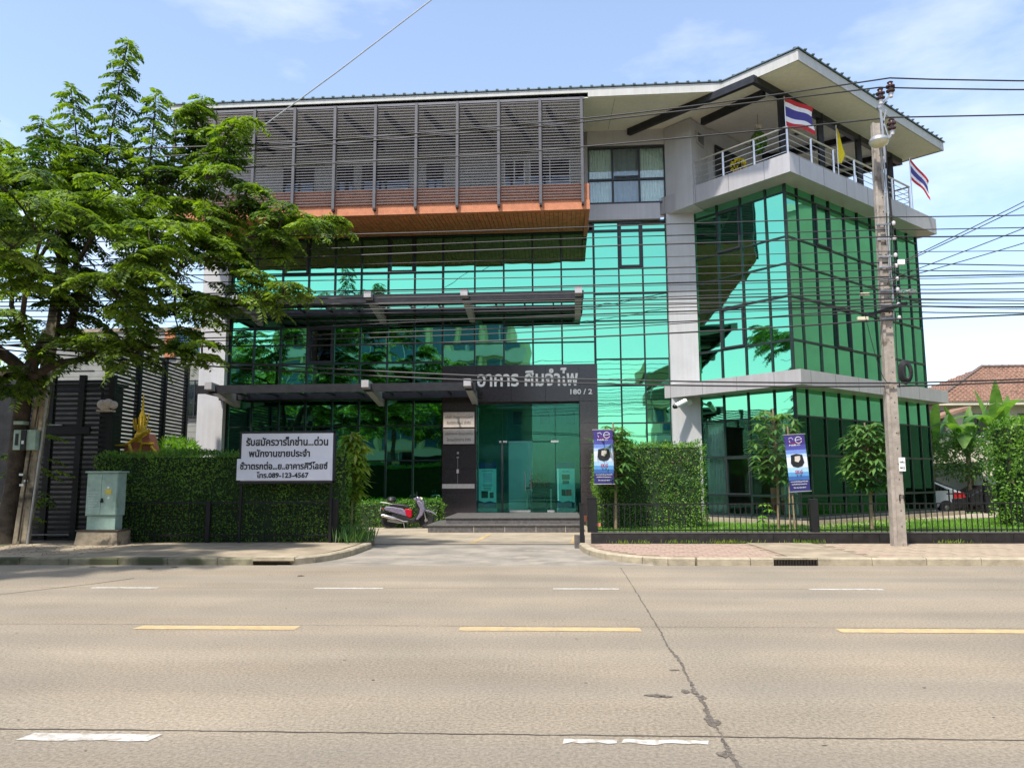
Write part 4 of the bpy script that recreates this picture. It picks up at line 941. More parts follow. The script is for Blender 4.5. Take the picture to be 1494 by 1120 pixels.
# lily tuft at the end of the left hedge
lt = thing('grass_clump', (-4.75, 18.9, .1), 'bright strappy lily clump at the end of the hedge by the driveway', 'plant')
lb = LB(); n = 520; a = rng.uniform(0, 6.28, n); P = np.c_[-4.78+rng.normal(0, .20, n), 18.7+rng.normal(0, .28, n), np.full(n, .1)]
lb.add(P, np.c_[np.cos(a)*.9, np.sin(a)*.9, np.ones(n)], np.c_[np.cos(a), np.sin(a), np.zeros(n)], rng.uniform(.22, .5, n), .035)
lb.build('foliage', 'bigleaf', lt, .3)
bs = thing('shrub', (-11.9, 22.4, .1), 'bushy bright green shrub rising behind the left hedge near the pale column', 'shrub')
lb = LB(); n = 2600; d = nrm(rng.normal(0, 1, (n, 3))); P = np.array([-11.35, 22.6, 2.35])+d*np.array([.75, .6, .55])*rng.uniform(.7, 1.05, (n, 1))
lb.add(P, d+rng.normal(0, .5, (n, 3)), rng.normal(0, 1, (n, 3)), rng.uniform(.10, .2, n), .035); lb.build('foliage', 'grass', bs)
tube('stem', 'stem', bs, [(-11.35, 22.6, 0), (-11.35, 22.6, 2.3)], .06)
# weeds at the foot of the low wall
lb = LB(); n = 500; xx = rng.choice([1.9, 3.1, 3.9, 4.3, 5.9, 6.0, 9.2, 11.6], n)+rng.normal(0, .22, n)
lb.add(np.c_[xx, 18.03+rng.normal(0, .04, n), np.full(n, .12)], np.c_[rng.normal(0, .4, n), rng.normal(-.2, .3, n), np.ones(n)], rng.normal(0, 1, (n, 3)), rng.uniform(.04, .13, n), .02)
tag(lb.build('weeds', 'yellowleaf', None), kind='stuff')

# ------------------------------------------------------------------ low wall and railings
YW = 18.1
lw = thing('low_wall', (6, YW, .1), 'low black tiled wall carrying the iron railing along the pavement', 'wall')
box('wall_core', 'blackstone', lw, .99, 24, YW+.015, YW+.24, .0, .335)
x = .985
while x < 23.5:
    box('wall_tile', 'blackstone', lw, x+.004, x+.596, YW, YW+.018, .05, .345); x += .60
x = 1.0
while x < 23.5: box('coping', 'granitestep', lw, x+.003, x+1.197, YW-.012, YW+.255, .347, .365); x += 1.2
fr = thing('iron_fence', (6, YW, .35), 'black iron picket fence standing on the low black wall', 'fence')
z0, z1 = .36, 1.03
for x in (6.17, 12.0, 18.0): MB().box(x-.09, x+.09, YW+.03, YW+.19, .365, 1.13).build('fence_post', 'iron', fr, bevel=.01)
box('rail', 'iron', fr, 1.0, 20, YW+.10, YW+.13, z1-.03, z1); box('rail', 'iron', fr, 1.0, 20, YW+.10, YW+.13, z0+.04, z0+.07)
me = None
for i in range(150):
    x = 1.14+i*.1285
    if me is None: o = box('picket', 'iron', fr, -.009, .009, -.009, .009, z0+.0, z1); me = o.data; O = ORIGIN[fr.name]
    else: o = bpy.data.objects.new('picket', me); COL.objects.link(o); attach(o, fr)
    o.location = (x, YW+.115, 0)
gp = thing('gate_post', (.92, 18.1, 0), 'slim black gate post right of the driveway, in front of the thick one', 'post')
box('post', 'iron', gp, .72, .82, 17.98, 18.08, 0, 1.02); box('cap', 'iron', gp, .71, .83, 17.97, 18.09, 1.02, 1.05); box('base_block', 'granitestep', gp, .60, .84, 18.09, 18.4, 0, .30)
gp = thing('gate_post', (1.02, 18.3, 0), 'thick black gate post at the end of the low black wall', 'post')
box('post', 'iron', gp, .91, 1.13, 18.13, 18.33, .366, 1.15); box('cap', 'iron', gp, .90, 1.14, 18.12, 18.34, 1.15, 1.18); box('lock_plate', 'brownwall', gp, .83, .909, 18.2, 18.26, .62, .75); box('hinge_plate', 'brownwall', gp, 1.131, 1.22, 18.2, 18.26, .5, .58)
# left fence in front of the hedge
fl_ = thing('iron_fence', (-8, 18.35, .1), 'black iron fence with thin pickets in front of the tall left hedge', 'fence')
box('rail', 'iron', fl_, -11.3, -5.2, 18.31, 18.345, 1.06, 1.10); box('rail', 'iron', fl_, -11.3, -5.2, 18.31, 18.345, .28, .31)
for x in (-8.28, -10.9): box('fence_post', 'iron', fl_, x-.05, x+.05, 18.29, 18.37, .1, 1.12)
box('fence_post', 'iron', fl_, -5.30, -5.10, 18.27, 18.45, .1, 1.16)
me = None
for i in range(44):
    x = -11.2+i*.135
    if me is None: o = box('picket', 'iron', fl_, -.008, .008, -.008, .008, .14, 1.08); me = o.data
    else: o = bpy.data.objects.new('picket', me); COL.objects.link(o); attach(o, fl_)
    o.location = (x, 18.325, 0)

# ------------------------------------------------------------------ sign board
sb = thing('sign_board', (-6.3, 18.2, .13), 'white hand-lettered recruitment board with dark frame on two posts before the hedge', 'sign')
YS = 18.12
box('board', 'board', sb, -7.44, -5.19, YS, YS+.03, 1.60, 2.74)
box('frame', 'frame', sb, -7.50, -5.13, YS+.031, YS+.06, 1.53, 2.80)
box('frame', 'frame', sb, -5.19, -5.14, YS-.005, YS+.03, 1.55, 2.78); box('frame', 'frame', sb, -7.49, -5.14, YS-.005, YS+.03, 2.742, 2.785); box('frame', 'frame', sb, -7.47, -5.14, YS-.005, YS+.03, 1.545, 1.598)
box('patch_board', 'board', sb, -7.53, -5.23, YS-.022, YS-.007, 1.615, 2.13)
for x in (-7.44, -5.23): box('post', 'iron', sb, x-.025, x+.025, YS+.062, YS+.11, .13, 2.7)
text('รับสมัครวารเ็กช่าน...ด่วน', 'print', sb, (-7.33, YS-.006, 2.44), 2.02, .22, bold=.028, extrude=.002)
text('พนักงานขายประจำ', 'print', sb, (-7.25, YS-.006, 2.17), 1.50, .19, bold=.028, extrude=.002)
text('ชั่วาตรกต่อ...ย..อาคารศิวีโลยซ์', 'print', sb, (-7.45, YS-.028, 1.87), 2.15, .19, bold=.028, extrude=.002)
text('โทร.089-123-4567', 'print', sb, (-7.03, YS-.028, 1.665), 1.27, .15, bold=.028, extrude=.002)

# ------------------------------------------------------------------ electrical cabinet
eb = thing('electrical_cabinet', (-10.4, 17.6, .12), 'pale green roadside electrical cabinet on a stained concrete plinth', 'cabinet')
mb = MB(); n = mb.pts([(-11.06, 17.45, .10), (-10.02, 17.45, .10), (-10.02, 18.05, .10), (-11.06, 18.05, .10), (-11.02, 17.48, .45), (-10.04, 17.48, .45), (-10.04, 18.02, .45), (-11.02, 18.02, .45)])
for q in ((0, 3, 2, 1), (4, 5, 6, 7), (0, 1, 5, 4), (1, 2, 6, 5), (2, 3, 7, 6), (3, 0, 4, 7)): mb.face([n+i for i in q])
mb.build('plinth', 'oldconcrete', eb, bevel=.012); box('plinth_cap', 'bark', eb, -11.05, -10.02, 17.46, 18.04, .452, .475)
box('lower_body', 'boxgreen', eb, -10.87, -10.18, 17.60, 17.90, .476, .80, bevel=.006)
box('body', 'boxgreen', eb, -10.90, -10.15, 17.57, 17.93, .803, 1.80, bevel=.006)
box('lid', 'boxgreen', eb, -10.94, -10.11, 17.53, 17.97, 1.803, 1.845, bevel=.006)
box('door_leaf', 'boxgreen', eb, -10.885, -10.54, 17.555, 17.569, .83, 1.77, bevel=.003); box('door_leaf', 'boxgreen', eb, -10.53, -10.165, 17.555, 17.569, .83, 1.77, bevel=.003)
MB().lathe([(.035, 0), (.035, -.03)], (-10.50, 17.554, 1.14), 12, 'y').build('lock', 'iron', eb); box('latch', 'iron', eb, -10.52, -10.48, 17.53, 17.553, 1.17, 1.21)
box('warning_sticker', 'yellowpaint', eb, -10.44, -10.28, 17.551, 17.554, 1.30, 1.42)
for x, z in ((-10.37, 1.46), (-10.35, 1.22)): blob2 = MB().lathe([(.03, 0), (.03, -.003)], (x, 17.553, z), 8, 'y').build('paint_dab', 'lightprint', eb)
for i, (s, wd) in enumerate((('ระวังไฟฟ้า', .34), ('ห้ามเข้า', .26), ('อันตราย', .18), ('แรงสูง 22 kV', .30), ('โทร 1130', .26), ('กฟน.', .2), ('ติดต่อเจ้าหน้าที่', .32))):
    text(s, 'lightprint', eb, (-10.87+.01*i, 17.552, 1.33-i*.062), wd*.8, .034, bold=.01, extrude=.001, res=1)

# ------------------------------------------------------------------ scooter
def scooter():
    X, Yc = -4.73, 25.55
    s = thing('scooter', (X, Yc, 0), 'purple-silver and red scooter parked on its stand before the low hedge', 'scooter')
    P = lambda x, z, y=0: (X+x, Yc+y, z)
    def wheel(x, r=.27):
        w_ = MB().lathe([(r-.075, -.03), (r-.05, -.045), (r-.01, -.03), (r, 0), (r-.01, .03), (r-.05, .045), (r-.075, .03)], P(x, r), 26, 'y')
        ti = w_.build('tyre', 'rubber', s)
        MB().lathe([(r-.085, -.028), (r-.045, -.034), (r-.045, .034), (r-.085, .028)], P(x, r), 26, 'y').build('whitewall', 'plaque', ti)
        wl = MB().lathe([(.055, -.05), (.055, .05)], P(x, r), 12, 'y').build('hub', 'chrome', ti)
        MB().lathe([(.11, -.012), (.11, .012)], P(x, r), 16, 'y').build('brake_disc', 'galv', ti)
        for k in range(6):
            a = k*math.pi/3; MB().bar(P(x+.04*math.cos(a), r+.04*math.sin(a)), P(x+(r-.07)*math.cos(a), r+(r-.07)*math.sin(a)), .018, .02).build('spoke', 'galv', ti)
    wheel(-.62); wheel(.63)
    ex = lambda name, m, pts, hw, bev=.02: MB().extr([(X+a, Yc, b) for a, b in pts], (0, -hw, 0), (0, hw, 0)).build(name, m, s, bevel=bev)
    ex('rear_panel', 'silver', [(-.80, .66), (-.72, .60), (-.30, .48), (-.02, .40), (-.05, .56), (-.12, .66), (-.45, .72), (-.70, .74)], .13, .03)
    ex('side_panel', 'scred', [(-.10, .64), (-.03, .42), (.10, .34), (.17, .40), (.16, .60), (.04, .66)], .12, .03)
    ex('under_cover', 'blackplastic', [(-.55, .56), (-.30, .46), (-.02, .38), (.10, .33), (.40, .28), (.46, .20), (.05, .18), (-.25, .24), (-.45, .34)], .10, .02)
    ex('leg_shield', 'silver', [(.30, .90), (.42, .94), (.52, .84), (.62, .62), (.53, .44), (.36, .28), (.30, .30), (.42, .50), (.44, .66)], .17, .03)
    ex('inner_shield', 'blackplastic', [(.27, .86), (.31, .88), (.44, .64), (.42, .48), (.29, .29), (.24, .33), (.36, .52), (.38, .64)], .14, .01)
    ex('front_fender', 'silver', [(.42, .52), (.52, .60), (.68, .62), (.84, .56), (.97, .47), (.94, .45), (.80, .52), (.66, .565), (.54, .55), (.46, .48)], .06, .01)
    ex('rear_fender', 'blackplastic', [(-.95, .42), (-.86, .55), (-.70, .62), (-.5, .58), (-.5, .54), (-.7, .57), (-.82, .50), (-.92, .40)], .07, .01)
    ex('seat', 'blackplastic', [(-.58, .76), (-.50, .84), (-.30, .82), (-.10, .80), (.04, .74), (.08, .67), (-.12, .67), (-.45, .73)], .13, .04)
    tube('grab_rail', 'galv', s, [P(-.50, .80, -.13), P(-.72, .85, -.13), P(-.90, .87, -.08), P(-.90, .87, .08), P(-.72, .85, .13)], .014)
    bx = MB().lathe([(.02, .0), (.14, .02), (.17, .08), (.13, .17), (.05, .20)], P(-.55, .86), 14).build('helmet_on_seat', 'blackplastic', s)
    tube('fork', 'chrome', s, [P(.50, .80, -.05), P(.57, .54, -.07), P(.64, .27, -.07)], .022); tube('fork', 'chrome', s, [P(.50, .80, .05), P(.57, .54, .07), P(.64, .27, .07)], .022)
    ex('headset', 'silver', [(.20, .98), (.34, 1.05), (.44, 1.02), (.46, .94), (.34, .90), (.24, .92)], .09, .03)
    MB().tube([P(.42, .97, 0), P(.50, .96, 0)], [.075, .055], 12).build('headlight', 'lampglass', s)
    tube('handlebar', 'chrome', s, [P(.26, 1.0, -.33), P(.30, 1.03, -.15), P(.32, 1.02, 0), P(.30, 1.03, .15), P(.26, 1.0, .33)], .013)
    for sg in (-1, 1):
        tube('grip', 'rubber', s, [P(.25, 1.0, sg*.28), P(.20, .995, sg*.38)], .02)
        tube('mirror_stalk', 'iron', s, [P(.29, 1.02, sg*.2), P(.26, 1.14, sg*.28)], .007)
        MB().lathe([(.05, -.008), (.055, 0), (.04, .01)], P(.25, 1.16, sg*.30), 12, 'x').build('mirror', 'blackplastic', s)
    ex('leg_guard', 'silver', [(.50, .90), (.56, .92), (.58, .80), (.56, .70), (.52, .74)], .12, .01)
    MB().tube([P(-.86, .44, -.15), P(-.80, .435, -.15), P(-.45, .35, -.14), P(-.36, .33, -.13)], [.04, .055, .055, .03], 12).build('exhaust_muffler', 'chrome', s)
    tube('exhaust_pipe', 'chrome', s, [P(-.36, .33, -.13), P(-.12, .24, -.12), P(.05, .23, -.08)], .018)
    ex('engine_case', 'galv', [(-.62, .30), (-.35, .38), (-.05, .32), (.0, .20), (-.25, .16), (-.6, .22)], .06, .02)
    tube('side_stand', 'galv', s, [P(-.12, .22, -.1), P(-.06, .0, -.14)], .012); ex('number_plate', 'panelwhite', [(-.93, .58), (-.90, .70), (-.89, .70), (-.92, .58)], .08, 0)
    MB().lathe([(.03, 0), (.03, .03)], P(-.85, .64), 8, 'x').build('tail_light', 'redlens', s)
scooter()

# ------------------------------------------------------------------ utility poles
up_ = thing('utility_pole', (7.68, 17.3, .13), 'tall tapering concrete utility pole with lamp and insulators at the pavement', 'pole')
mb = MB(); n = mb.pts([(7.50, 17.20, .05), (7.80, 17.20, .05), (7.80, 17.38, .05), (7.50, 17.38, .05), (7.665, 17.23, 9.85), (7.85, 17.23, 9.85), (7.85, 17.35, 9.85), (7.665, 17.35, 9.85)])
for q in ((0, 3, 2, 1), (4, 5, 6, 7), (0, 1, 5, 4), (1, 2, 6, 5), (2, 3, 7, 6), (3, 0, 4, 7)): mb.face([n+i for i in q])
mb.build('pole', 'concrete', up_, bevel=.015)
def px_(z): return 7.675+.095*(z/9.85)
for i in range(27):
    z = .55+i*.34; MB().lathe([(.014, 0), (.014, .01)], (px_(z)+.03, 17.196+.03*z/9.85, z), 8, 'y').build('bolt_hole', 'iron', up_)
mb = MB(); n = mb.pts([(7.50, 17.165, .05), (7.58, 17.165, .05), (7.58, 17.205, .05), (7.50, 17.205, .05), (7.655, 17.20, 9.85), (7.70, 17.20, 9.85), (7.70, 17.235, 9.85), (7.655, 17.235, 9.85)])
for q in ((0, 3, 2, 1), (4, 5, 6, 7), (0, 1, 5, 4), (1, 2, 6, 5), (2, 3, 7, 6), (3, 0, 4, 7)): mb.face([n+i for i in q])
mb.build('corner_rib', 'concrete', up_)
box('number_plate', 'panelwhite', up_, 7.72, 7.86, 17.17, 17.18, 1.75, 2.05); text('กฟน', 'print', up_, (7.74, 17.168, 1.93), .10, .05, res=1); text('0412', 'print', up_, (7.74, 17.168, 1.80), .10, .05, res=1)
text('П', 'iron', up_, (7.68, 17.18, 1.10), .12, .13, bold=.02, res=1)
# top bracket and insulators
bar('pole_strap', 'galv', up_, (7.93, 17.3, 8.9), (7.90, 17.3, 10.2), .05); bar('top_arm', 'galv', up_, (7.85, 17.3, 10.25), (8.22, 17.3, 10.62), .05); bar('top_arm', 'galv', up_, (7.85, 17.36, 10.25), (8.22, 17.36, 10.62), .05)
bar('brace', 'galv', up_, (7.88, 17.3, 10.2), (8.05, 17.3, 9.5), .03); bar('brace', 'galv', up_, (8.03, 17.3, 10.2), (7.88, 17.3, 9.6), .03); bar('lower_arm', 'galv', up_, (7.90, 17.3, 9.35), (8.15, 17.3, 9.62), .05)
def insul(x, y, z, s=1):
    prof = [(.035, 0), (.045, .03), (.05, .08), (.095, .10), (.10, .13), (.055, .15), (.055, .19), (.10, .21), (.105, .24), (.06, .26), (.05, .30), (.07, .33), (.03, .36)]
    MB().lathe([(r*s, h*s) for r, h in prof], (x, y, z), 16).build('insulator', 'porcelain', up_); MB().lathe([(.046*s, -.04*s), (.052*s, .06*s)], (x, y, z), 12).build('insulator_foot', 'porcelainw', up_)
insul(8.17, 17.3, 10.55); insul(7.93, 17.3, 10.38); insul(8.14, 17.3, 9.62)
# street lamp on the pole
la = thing('street_lamp', (7.86, 17.1, 9.2), 'round white street lamp head fixed near the top of the concrete pole', 'lamp')
tube('lamp_arm', 'galv', la, [(7.80, 17.2, 8.2), (7.72, 17.0, 8.9), (7.62, 16.85, 9.3)], .025)
MB().lathe([(.02, .15), (.10, .13), (.18, .08), (.215, .02), (.215, -.01)], (7.62, 16.85, 9.22), 20).build('housing', 'galv', la)
MB().lathe([(.21, -.012), (.19, -.06), (.13, -.11), (.05, -.135), (.01, -.14)], (7.62, 16.85, 9.22), 20).build('lens', 'lampglass', la)
# clutter of conduits, clamps and splice boxes
for dx, za, zb, r, m in ((.10, 5.2, 9.0, .022, 'galv'), (.15, 5.6, 9.3, .012, 'cable'), (.19, 5.5, 8.0, .016, 'cable'), (.05, 6.0, 8.6, .012, 'galv'), (.13, 3.6, 5.3, .012, 'cable')):
    P = [(px_(z)+dx+.012*math.sin(z*3+dx*30), 17.17+.006*math.cos(z*2), z) for z in np.linspace(za, zb, 14)]; tube('conduit', m, up_, [tuple(p) for p in P], r, 6)
for z in (5.15, 5.45, 5.8, 6.05, 6.35, 6.6, 7.0, 7.35):
    box('clamp', 'galv', up_, px_(z)-.17, px_(z)+.19, 17.165, 17.19, z, z+.04); 
    MB().lathe([(.03, 0), (.04, .02), (.04, .07), (.03, .09)], (px_(z)+.20, 17.12, z-.02), 10).build('spool_insulator', 'porcelainw', up_)
bar('cross_arm', 'iron', up_, (7.18, 17.1, 5.22), (8.10, 17.1, 5.50), .07)
box('splice_box', 'lampglass', up_, 6.98, 7.22, 17.05, 17.12, 5.12, 5.20, bevel=.01); box('splice_box', 'lampglass', up_, 7.08, 7.28, 17.05, 17.12, 5.68, 5.75, bevel=.01); box('splice_box', 'panelwhite', up_, 7.95, 8.1, 17.03, 17.1, 6.38, 6.5, bevel=.01)
for k in range(5):
    a = random.uniform(0, 3); P = [(8.1+.16*math.cos(t+a)+.02*k, 17.1, 5.75+.07*math.sin(t*1.3)) for t in np.linspace(0, 7, 20)]; tube('cable_tangle', 'galv', up_, P, .007, 4)
for k in range(4):
    P = [(8.00+(.08+.02*k)*math.cos(t), 17.12+.02*k, 3.95+(.17+.025*k)*math.sin(t)) for t in np.linspace(0, 6.283, 22)]; tube('cable_coil', 'cable', up_, P, .032, 6)
P = [(7.2-.0*t, 17.0, 5.1-1.6*math.sin(t)) if False else (7.15+.45*t, 17.05, 5.2-1.5*math.sin(t*math.pi*.55)) for t in np.linspace(0, 1, 14)]; tube('hanging_wire', 'cable', up_, P, .008, 4)

# leaning service pole on the left with a meter box
lp = thing('utility_pole', (-12.6, 17.9, .12), 'leaning stained concrete service pole beside the tree trunk on the left', 'pole')
mb = MB(); n = mb.pts([(-12.80, 17.8, .05), (-12.46, 17.8, .05), (-12.46, 17.98, .05), (-12.80, 17.98, .05), (-12.05, 17.8, 9.0), (-11.85, 17.8, 9.0), (-11.85, 17.95, 9.0), (-12.05, 17.95, 9.0)])
for q in ((0, 3, 2, 1), (4, 5, 6, 7), (0, 1, 5, 4), (1, 2, 6, 5), (2, 3, 7, 6), (3, 0, 4, 7)): mb.face([n+i for i in q])
mb.build('pole', 'oldconcrete', lp, bevel=.012)
tube('conduit', 'galv', lp, [(-12.40, 17.78, .1), (-12.25, 17.78, 2.2), (-12.12, 17.78, 4.5)], .03, 8); tube('conduit', 'bark', lp, [(-12.62, 17.76, .2), (-12.5, 17.76, 2.0), (-12.35, 17.76, 3.6)], .02, 6)
for k, (z, s_) in enumerate(((1.75, -.08), (1.6, .05), (1.5, -.05))): box('paint_dab', 'lightprint', lp, -12.66+s_, -12.56+s_, 17.79, 17.797, z, z+.05)
mt = thing('meter_box', (-12.6, 17.6, 2.4), 'pale green open meter box strapped to the leaning pole', 'box')
box('box', 'boxgreen', mt, -12.83, -12.28, 17.62, 17.79, 2.36, 2.84, bevel=.01); box('open_slot', 'blackplastic', mt, -12.78, -12.70, 17.612, 17.619, 2.47, 2.75); box('meter', 'blackplastic', mt, -12.62, -12.50, 17.58, 17.619, 2.35, 2.83); box('dial', 'lightprint', mt, -12.59, -12.53, 17.574, 17.579, 2.5, 2.58); box('top_flap', 'boxgreen', mt, -12.84, -12.60, 17.60, 17.8, 2.97, 3.05)

# ------------------------------------------------------------------ overhead cables
def span(x0, z0, x1, z1, sag, n=18): return [(x0+(x1-x0)*i/n, z0+(z1-z0)*i/n - 4*sag*(i/n)*(1-i/n)) for i in range(n+1)]
CB = [(9.74, 10.12, 10.91, 10.70), (9.57, 10.04, 10.73, 10.53), (9.15, 9.43, 9.97, 9.9), (7.32, 7.4, 7.51, 7.44), (6.98, 7.16, 7.24, 7.19), (6.76, 6.91, 7.02, 6.95), (6.6, 6.67, 6.71, 6.63), (6.47, 6.45, 6.48, 6.31), (6.25, 6.24, 6.27, 6.13), (6.0, 6.04, 6.14, 6.1), (5.92, 5.96, 6.04, 6.02), (5.83, 5.84, 5.92, 5.89), (5.73, 5.74, 5.85, 5.78), (5.68, 5.66, 5.72, 5.67), (5.63, 5.6, 5.63, 5.54), (5.55, 5.52, 5.58, 5.45), (5.47, 5.47, 5.53, 5.4), (5.09, 5.35, 5.48, 5.35), (5.3, 5.29, 5.44, 5.26), (4.94, 5.09, 5.32, 5.2), (4.84, 4.96, 5.4, 5.31), (4.35, 3.89, 3.7, 3.73), (4.25, 3.8, 3.64, 3.68), (4.71, 4.79, 5.12, 5.16)]
for i, (a, b, c, d) in enumerate(CB):
    hv = i < 3; y = 17.3 if hv else 17.12 + .05*((i*7) % 5 - 2)
    xp = (8.17, 7.93, 8.14)[i] if hv else 7.78
    # parabola through the three left points, then a span away to the right
    A = np.array([[x*x, x, 1] for x in (-7.65, .05, 7.6)]); q = np.linalg.solve(A, np.array([a, b, c]))
    P = [(x, y+.02*math.sin(x*.7+i), q[0]*x*x+q[1]*x+q[2]) for x in np.linspace(-24, xp, 34)]
    sl_ = (d-c)/(10.84-7.6); e = min(abs(sl_)*.02, .01)
    P += [(x, y, P[33][2] + sl_*(x-xp) + .004*(x-xp)**2) for x in np.linspace(xp+1, 34, 14)]
    r = .019 if hv or i > 20 else (.012, .017, .009, .014)[i % 4]
    o = MB().tube(P, r, 5).build('overhead_cable', 'cable')
    if hv: lab = ('topmost thick power line crossing the roof on the highest insulator', 'second power line from the top, on the tilted bracket insulator', 'third power line from the top, on the insulator above the lamp')[i]; g = None
    elif i in (21, 22): lab = ('upper' if i == 21 else 'lower')+' of two heavy sagging black cables low across the entrance sign'; g = 'low sagging cables'
    else: lab = 'thin black overhead cable in the bundle crossing the green facade'; g = 'bundled cables across the facade'
    tag(o, lab, 'cable', g)
for i, (z0, x1, z1) in enumerate(((6.31, 20, 13.2), (6.28, 20, 12.9), (6.05, 20, 11.6), (6.0, 20, 10.4))):
    P = [(px_(z0)+(x1-px_(z0))*t, 17.1+.0*t, z0+(z1-z0)*t-.35*math.sin(math.pi*t)) for t in np.linspace(0, 1, 14)]
    tag(MB().tube(P, .011, 5).build('overhead_cable', 'cable'), ('highest', 'second highest', 'third highest', 'lowest')[i]+' of four thin cables rising rightward from the utility pole', 'cable', 'cables rising from the pole')
P = [(-12.0, 17.9, 7.0+.0), (-10.3, 17.75, 8.3), (-8.4, 17.6, 9.30), (-5.0, 17.2, 11.55), (-1.9, 16.9, 13.75), (.5, 16.6, 15.6), (6, 16, 19.5)]
tag(MB().tube(P, .016, 6).build('overhead_cable', 'cablelight'), 'pale grey guy wire slanting from the left tree up across the louvres', 'cable')

# ------------------------------------------------------------------ neighbours on the left
def slat_screen(label, a, b, z0, z1, bays, pitch=.118):
    a = Vector((*a, 0)); b = Vector((*b, 0)); s = thing('slatted_fence', (a.x, a.y, 0), label, 'fence')
    d = (b-a); Lh = d.length; d.normalize(); q = Vector((-d.y, d.x, 0))
    for i in range(bays+1): p = a+d*(Lh*i/bays); MB().bar((p.x, p.y, 0), (p.x, p.y, z1+.08), .16, .12).build('post', 'iron', s)
    for i in range(bays):
        z = z0
        while z < z1:
            p0 = a+d*(Lh*i/bays+.08); p1 = a+d*(Lh*(i+1)/bays-.08)
            MB().bar((p0.x, p0.y, z), (p1.x, p1.y, z), .03, .072).build('slat', 'iron', s); z += pitch
    return s
slat_screen('black horizontal slat screen receding beside the white neighbour house', (-12.35, 20.6), (-12.75, 26.0), .1, 5.55, 3)
g = slat_screen('tall black slatted gate behind the leaning pole', (-14.1, 19.6), (-11.62, 19.6), .1, 4.35, 3, .13)
box('top_rail', 'galv', g, -14.15, -12.15, 19.53, 19.6, 4.52, 4.56); box('middle_rail', 'iron', g, -14.15, -12.15, 19.52, 19.6, 2.85, 3.05); box('bottom_rail', 'galv', g, -13.5, -12.5, 19.50, 19.53, .22, .245); box('handle', 'galv', g, -13.25, -12.9, 19.50, 19.55, 3.08, 3.11)
cl = thing('stone_ornament', (-11.72, 19.4, 3.5), 'small cream coloured lumpy ornament on the black slatted screen', 'ornament')
mb = MB()
for dx, dz, r in ((-.10, 0, .13), (.06, .02, .13), (.20, -.02, .11), (-.02, -.08, .12)):
    mb.lathe([(r*math.sin(t), -r*math.cos(t)) for t in np.linspace(.15, 3.0, 8)], (-11.66+dx, 19.40, 3.62+dz), 12)
mb.build('lump', 'plaque', cl); box('shelf', 'plaque', cl, -11.88, -11.48, 19.33, 19.55, 3.43, 3.47)
nh = thing('neighbour_house', (-14, 27, 0), 'white clapboard neighbour house with barred window left of the office building', 'house')
# sided wall running back beside the office, and its face to the road
z = 0
while z < 6.6: box('plank', 'siding', nh, -19.5, -12.90, 27.95, 28.0, z, z+.205); z += .215
box('wall', 'siding', nh, -19.5, -12.90, 28.0, 36, 0, 6.6)
wf = MB(); wf.box(-13.62, -13.02, 27.88, 27.94, 4.05, 5.35); wf = wf.build('window', 'window', nh)
mb = MB()
for x in (-13.64, -13.33, -13.03): mb.box(x-.025, x+.025, 27.83, 27.88, 4.0, 5.4)
for z in (4.03, 4.5, 4.95, 5.37): mb.box(-13.66, -13.0, 27.835, 27.875, z-.02, z+.02)
mb.build('window_bars', 'frame', wf)
box('orange_panel', 'orange', nh, -14.6, -14.2, 27.86, 27.94, 6.3, 7.3); box('blue_glazing', 'bluepanel', nh, -14.18, -13.05, 27.88, 27.94, 6.45, 7.3); box('glazing_bar', 'frame', nh, -13.6, -13.57, 27.85, 27.88, 6.45, 7.3)
box('parapet', 'oldconcrete', nh, -19.5, -12.95, 27.9, 28.2, 7.31, 7.45); box('upper_wall', 'siding', nh, -19.5, -14.62, 27.95, 36, 6.61, 7.3)
# golden shrine roof seen over the hedge
sh = thing('spirit_house', (-12.0, 21.3, 0), 'golden spirit house roof with a tall spire rising above the left hedge', 'shrine')
X, Y_ = -11.72, 21.3
mb = MB(); mb.box(X-.2, X+.2, Y_-.2, Y_+.2, 0, 2.2); mb.build('pedestal', 'gold', sh)
mb = MB(); mb.tube([(X-.62, Y_-.2, 2.62), (X-.32, Y_-.2, 2.62), (X-.16, Y_-.2, 2.72), (X+.30, Y_-.2, 3.02)], [.02, .045, .05, .055], 6); mb.build('gable_board', 'gold', sh)
mb = MB(); mb.tube([(X-.22, Y_-.2, 2.68), (X-.05, Y_-.2, 2.22), (X+.05, Y_-.2, 2.25), (X+.16, Y_-.2, 2.66), (X+.52, Y_-.2, 2.66)], [.05, .05, .05, .05, .04], 6); mb.build('gable_board', 'gold', sh)
mb = MB(); mb.tube([(X+.42, Y_-.2, 2.60), (X+.60, Y_-.2, 2.40), (X+.62, Y_-.2, 2.2)], [.03, .05, .05], 6); mb.tube([(X+.78, Y_-.2, 2.2), (X+.78, Y_-.2, 2.42)], .025, 6); mb.build('finial', 'gold', sh)
mb = MB(); mb.extr([(X-.55, Y_, 2.2), (X+.55, Y_, 2.2), (X+.3, Y_, 2.95), (X+.1, Y_, 2.8), (X-.3, Y_, 2.65)], (0, -.15, 0), (0, .25, 0)); mb.build('roof', 'brownwall', sh)
MB().lathe([(.20, 2.7), (.17, 2.95), (.14, 2.98), (.13, 3.2), (.09, 3.25), (.08, 3.5), (.04, 3.6), (.03, 3.85), (.005, 4.15)], (X+.02, Y_, 0), 10).build('spire', 'gold', sh)
for k in range(16):
    a = k*.4; MB().bar((X+.02+.18*math.cos(a), Y_+.18*math.sin(a), 2.9+.02*k), (X+.02+.24*math.cos(a), Y_+.24*math.sin(a), 3.06+.03*k), .03).build('spire_leaf', 'gold', sh)

